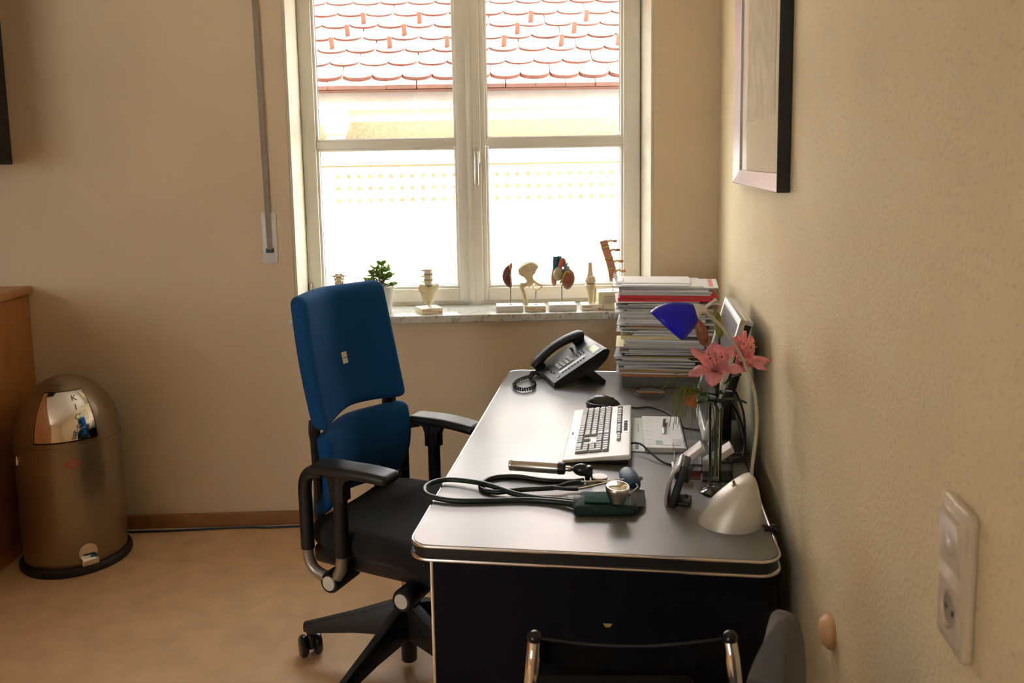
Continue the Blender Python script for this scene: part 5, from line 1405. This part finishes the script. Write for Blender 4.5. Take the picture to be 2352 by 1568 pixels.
# knee
kn = sill('knee_joint_model', 'cream knee joint model standing on square cream stand', 'anatomical model', 0.448, 3.682)
stand(kn, 0.088, 0.085, 0.024, M('pale_cream_stand', (0.76, 0.71, 0.58), 0.4))
brand(kn, 0.088, 0.085, 0.024)
mk('femur', tube([(-0.003 - 0.004 * 0, 0, z) for z in (0.203, 0.200, 0.170, 0.150, 0.136, 0.126, 0.118, 0.114)], [0.0078, 0.0082, 0.0098, 0.013, 0.0195, 0.0245, 0.0235, 0.015], 18), BONE, kn)
mk('kneecap', ball(0.014, 0.008, 0.016, (0.004, -0.020, 0.132), 14, 10), BONE, kn)
mk('meniscus', lathe([(0, 0.108), (0.020, 0.108), (0.022, 0.1115), (0.020, 0.115), (0, 0.115)], 20), M('amber_cartilage', (0.50, 0.30, 0.12), 0.35), kn)
mk('tibia', tube([(-0.003 + 0.010 * max(0, (0.108 - z)) * 0.6, 0, z) for z in (0.109, 0.104, 0.094, 0.080, 0.060, 0.040, 0.024)], [0.019, 0.0235, 0.0225, 0.016, 0.0118, 0.0098, 0.0092], 18), BONE, kn)
mk('fibula', tube(spline([(0.018, 0.010, 0.096), (0.020, 0.008, 0.084), (0.017, 0.006, 0.055), (0.014, 0.004, 0.024)], 5), [0.0062 - 0.0001 * k for k in range(16)], 10), BONE, kn)
# lumbar disc model on printed box
lm = sill('spine_section_model', 'cut away spine section with reddish vertebrae on printed cream box', 'anatomical model', 0.536, 3.700)
stand(lm, 0.112, 0.095, 0.076, CREAM)
for i, s in enumerate(('Bandscheibenprolaps', '1 Gesunde Bandscheibe', '2 Normale Bandscheibe', '3 Bandscheibenvorfall', '4 Spondylose')):
    lettering(s, 0.0062, INK, lm, (-0.036, -0.0479, 0.058 - 0.0075 * i), (PI / 2, 0, 0), align='LEFT')
pole(lm, 0.010, 0, 0.076, 0.150)
VERT = M('red_brown_vertebra_cut', (0.60, 0.26, 0.17), 0.5, var=0.2, scale=160)
DISC = M('amber_disc', (0.48, 0.33, 0.10), 0.4, var=0.2)
TIPM = M('salmon_process_tip', (0.56, 0.24, 0.15), 0.45)
path = spline([(0.012, 0, 0.118), (0.010, 0, 0.145), (0.003, 0, 0.180), (-0.010, 0, 0.225), (-0.026, 0, 0.275), (-0.032, 0, 0.296)], 10)
def along(t):
    f = t * (len(path) - 1)
    k = min(len(path) - 2, int(f))
    return path[k].lerp(path[k + 1], f - k), (path[k + 1] - path[k]).normalized()
nv = 5
for i in range(nv):
    for part, t0, t1 in (('vertebra', i / nv, i / nv + 0.135), ('disc', i / nv + 0.137, (i + 1) / nv - 0.002)):
        (p, T_), (q, T2) = along(t0), along(min(1, t1))
        c = (p + q) / 2
        ax_ = (q - p).normalized()
        hlen = (q - p).length
        rot = Vector((0, 0, 1)).rotation_difference(ax_).to_euler()
        wd = 0.036 + 0.004 * (i - 2) * 0 - 0.0015 * i * 0.4
        ob = mk(part, rbox(wd * (1 if part == 'vertebra' else 1.06), 0.026, hlen * 0.98, 0.003, 2), VERT if part == 'vertebra' else DISC, lm, c, rot)
        if part == 'vertebra':
            side = Vector((ax_.z, 0, -ax_.x))
            a = c + side * 0.014
            b2 = c + side * 0.042 + Vector((0, 0, -0.004))
            pr_ = mk('bony_arch', tube(spline([a, c + side * 0.028 + Vector((0, 0, 0.004)), b2], 4), 0.0058, 8), BONE, lm)
            mk('process_tip', ball(0.0115, 0.007, 0.0066, c + side * 0.050 + Vector((0, 0, -0.005)), 12, 8), TIPM, pr_)
# sacrum
sa = sill('sacrum_model', 'cream sacrum and lumbar vertebrae model on low rotated stand', 'anatomical model', -0.256, 3.680, 22)
stand(sa, 0.094, 0.092, 0.024, CREAM)
brand(sa, 0.094, 0.092, 0.024)
pole(sa, 0.006, 0.0, 0.024, 0.075)
def sac(a, b):     # a across, b downwards
    s = (a - 0.5) * 2
    k_s = (0.038, 0.042, 0.036, 0.026, 0.022, 0.020, 0.015, 0.008)
    f_s = b * 7
    i_s = min(6, int(f_s))
    wv_ = k_s[i_s] + (k_s[i_s + 1] - k_s[i_s]) * (f_s - i_s)
    return Vector((s * wv_, -0.012 + 0.020 * math.sin(PI * b * 0.9) + 0.010 * s * s, 0.118 - 0.078 * b + 0.010 * abs(s) * (1 - b)))
so_ = mk('sacrum', sheet(sac, 10, 14, 0.012), BONE, sa, sharp=60)
for r in range(4):
    for s in (-1, 1):
        p = sac(0.5 + s * 0.22, 0.14 + 0.19 * r)
        mk('foramen', ball(0.0042, 0.002, 0.0032, p + Vector((0, -0.0015, 0)), 10, 6), M('amber_foramen', (0.60, 0.32, 0.07), 0.4), so_)
mk('coccyx', tube(spline([(0, -0.004, 0.046), (-0.003, -0.010, 0.036), (-0.006, -0.016, 0.030)], 4), [0.007, 0.0068, 0.0065, 0.006, 0.0055, 0.005, 0.0045, 0.004, 0.0035], 8), BONE, sa)
GDISC = M('grey_green_disc', (0.30, 0.31, 0.22), 0.5)
IVORY = M('ivory_vertebra', (0.76, 0.70, 0.52), 0.4, var=0.05)
z = 0.116
for i in range(3):
    mk('disc', lathe([(0, 0), (0.0195, 0), (0.0205, 0.003), (0.0195, 0.006), (0, 0.006)], 22, (0.002 * i * 0, 0.0 - 0.002, z)), GDISC, sa)
    z += 0.006
    vb = mk('vertebra', lathe([(0, 0), (0.0195, 0), (0.0172, 0.005), (0.0172, 0.014), (0.0195, 0.0185), (0, 0.0185)], 22, (0, -0.002, z)), IVORY, sa)
    for s in (-1, 1):
        mk('process', tube([(s * 0.010, 0.010, z + 0.010), (s * 0.026, 0.018, z + 0.011)], [0.005, 0.003], 8), BONE, vb)
    mk('process', tube([(0, 0.014, z + 0.010), (0.0, 0.034, z + 0.002)], [0.007, 0.006], 8), BONE, vb)
    z += 0.0185
for s in (-1, 1):
    mk('nerve', tube([(s * 0.012, 0.0, 0.119), (s * 0.036, -0.003, 0.121)], 0.0014, 6), M('orange_nerve', (0.70, 0.32, 0.06), 0.4), sa)
# cervical spine behind the chair
cv = sill('cervical_spine_model', 'small cervical spine model with red arteries partly hidden behind blue chair', 'anatomical model', -0.648, 3.740, 10)
stand(cv, 0.090, 0.085, 0.024, CREAM)
pole(cv, 0, 0.004, 0.024, 0.05)
z = 0.044
for i in range(6):
    vb = mk('vertebra', cat(lathe([(0, 0), (0.0135, 0), (0.012, 0.006), (0.012, 0.010), (0.0135, 0.0145), (0, 0.0145)], 16, (0, 0, z)),
                            tube([(-0.020, 0.004, z + 0.008), (0.020, 0.004, z + 0.008)], 0.0045, 8), tube([(0, 0.01, z + 0.008), (0, 0.026, z + 0.003)], [0.005, 0.004], 8)), BONE, cv)
    mk('disc', lathe([(0, 0.0145), (0.0125, 0.0145), (0.0125, 0.0185), (0, 0.0185)], 16, (0, 0, z)), GDISC, vb)
    z += 0.0185
mk('atlas', cat(xf(ball(0.020, 0.013, 0.007, (0, 0, 0.0), 16, 10), (0, 0, z + 0.004)), tube([(-0.030, 0, z + 0.003), (0.030, 0, z + 0.003)], [0.004, 0.0035], 8)), BONE, cv)
for s in (-1, 1):
    mk('artery', tube(spline([(s * 0.015, -0.006, 0.044), (s * 0.017, -0.008, 0.08), (s * 0.014, -0.006, 0.12), (s * 0.018, -0.006, z), (s * 0.010, -0.004, z + 0.012), (0, -0.002, z + 0.010)], 6), 0.0022, 7), M('dark_red_artery', (0.34, 0.05, 0.02), 0.35), cv)
    for i in range(4):
        mk('nerve', tube([(s * 0.012, -0.003, 0.062 + 0.0185 * i), (s * 0.030, -0.006, 0.058 + 0.0185 * i)], 0.0011, 6), M('orange_nerve', (0.7, 0.32, 0.06), 0.4), cv)

# ---- potted jade plant
jp = sill('potted_jade_plant', 'green jade plant in a white tapered pot on the sill behind chair', 'potted plant', -0.462, 3.700)
mk('pot', lathe([(0, 0), (0.040, 0), (0.042, 0.002), (0.0565, 0.112), (0.0575, 0.114), (0.0575, 0.117), (0.0545, 0.117), (0.0525, 0.104), (0, 0.104)], 40), M('white_glazed_pot', (0.76, 0.73, 0.68), 0.25, var=0.01), jp)
mk('soil', lathe([(0, 0.109), (0.03, 0.108), (0.053, 0.105)], 24), M('dark_soil', (0.035, 0.025, 0.018), 0.95, var=0.4, scale=90), jp)
JL = TR('jade_leaf_green', (0.22, 0.36, 0.06), 0.40, 0.25, 0.25, 40)
JS = M('jade_stem', (0.14, 0.15, 0.06), 0.5)
lm_ = D.meshes.new('leaf')
b = ball(0.5, 0.5, 0.5, (0, 0, 0), 10, 8, lambda p: Vector((p.x + 0.5, p.y * 0.62 * (0.65 + 0.7 * (p.x + 0.5)) , p.z * 0.16 + 0.20 * (p.x) ** 2)))
b.to_mesh(lm_)
b.free()
lm_.polygons.foreach_set('use_smooth', [True] * len(lm_.polygons))
lm_.materials.append(JL)
rj = random.Random(5)
branches = [((0, 0, 0.108), (0.006, -0.004, 0.205)), ((0, 0, 0.108), (-0.035, -0.010, 0.165)), ((0, 0, 0.108), (0.040, 0.004, 0.158)), ((0, 0, 0.108), (-0.008, -0.030, 0.168)), ((0, 0, 0.108), (0.022, 0.022, 0.182)), ((0, 0, 0.108), (-0.052, 0.006, 0.132)), ((0, 0, 0.108), (0.056, -0.012, 0.118)), ((0, 0, 0.108), (0.025, -0.026, 0.150)), ((0, 0, 0.108), (-0.022, 0.012, 0.186))]
for (a, e) in branches:
    a, e = Vector(a), Vector(e)
    m_ = a.lerp(e, 0.5) + Vector((0, 0, 0.012))
    sp = spline([a, m_, e], 5)
    mk('stem', tube(sp, [0.0036 - 0.0002 * k for k in range(len(sp))], 7), JS, jp)
    for k in range(3):
        base = sp[-1 - 2 * k] if 1 + 2 * k <= len(sp) else sp[0]
        for s in range(4 if k == 0 else 3):
            az = rj.uniform(0, 2 * PI) if s == 0 else az + (2 * PI / 4 if k == 0 else 2.1)
            up_ = (0.75 if k == 0 else 0.32) + rj.uniform(-0.25, 0.2)
            sc_ = rj.uniform(0.026, 0.036) * (0.95 if k == 0 else 1.1)
            o = inst('leaf', lm_, jp, base, (rj.uniform(-0.4, 0.4), -up_, az))
            o.scale = (sc_, sc_, sc_)
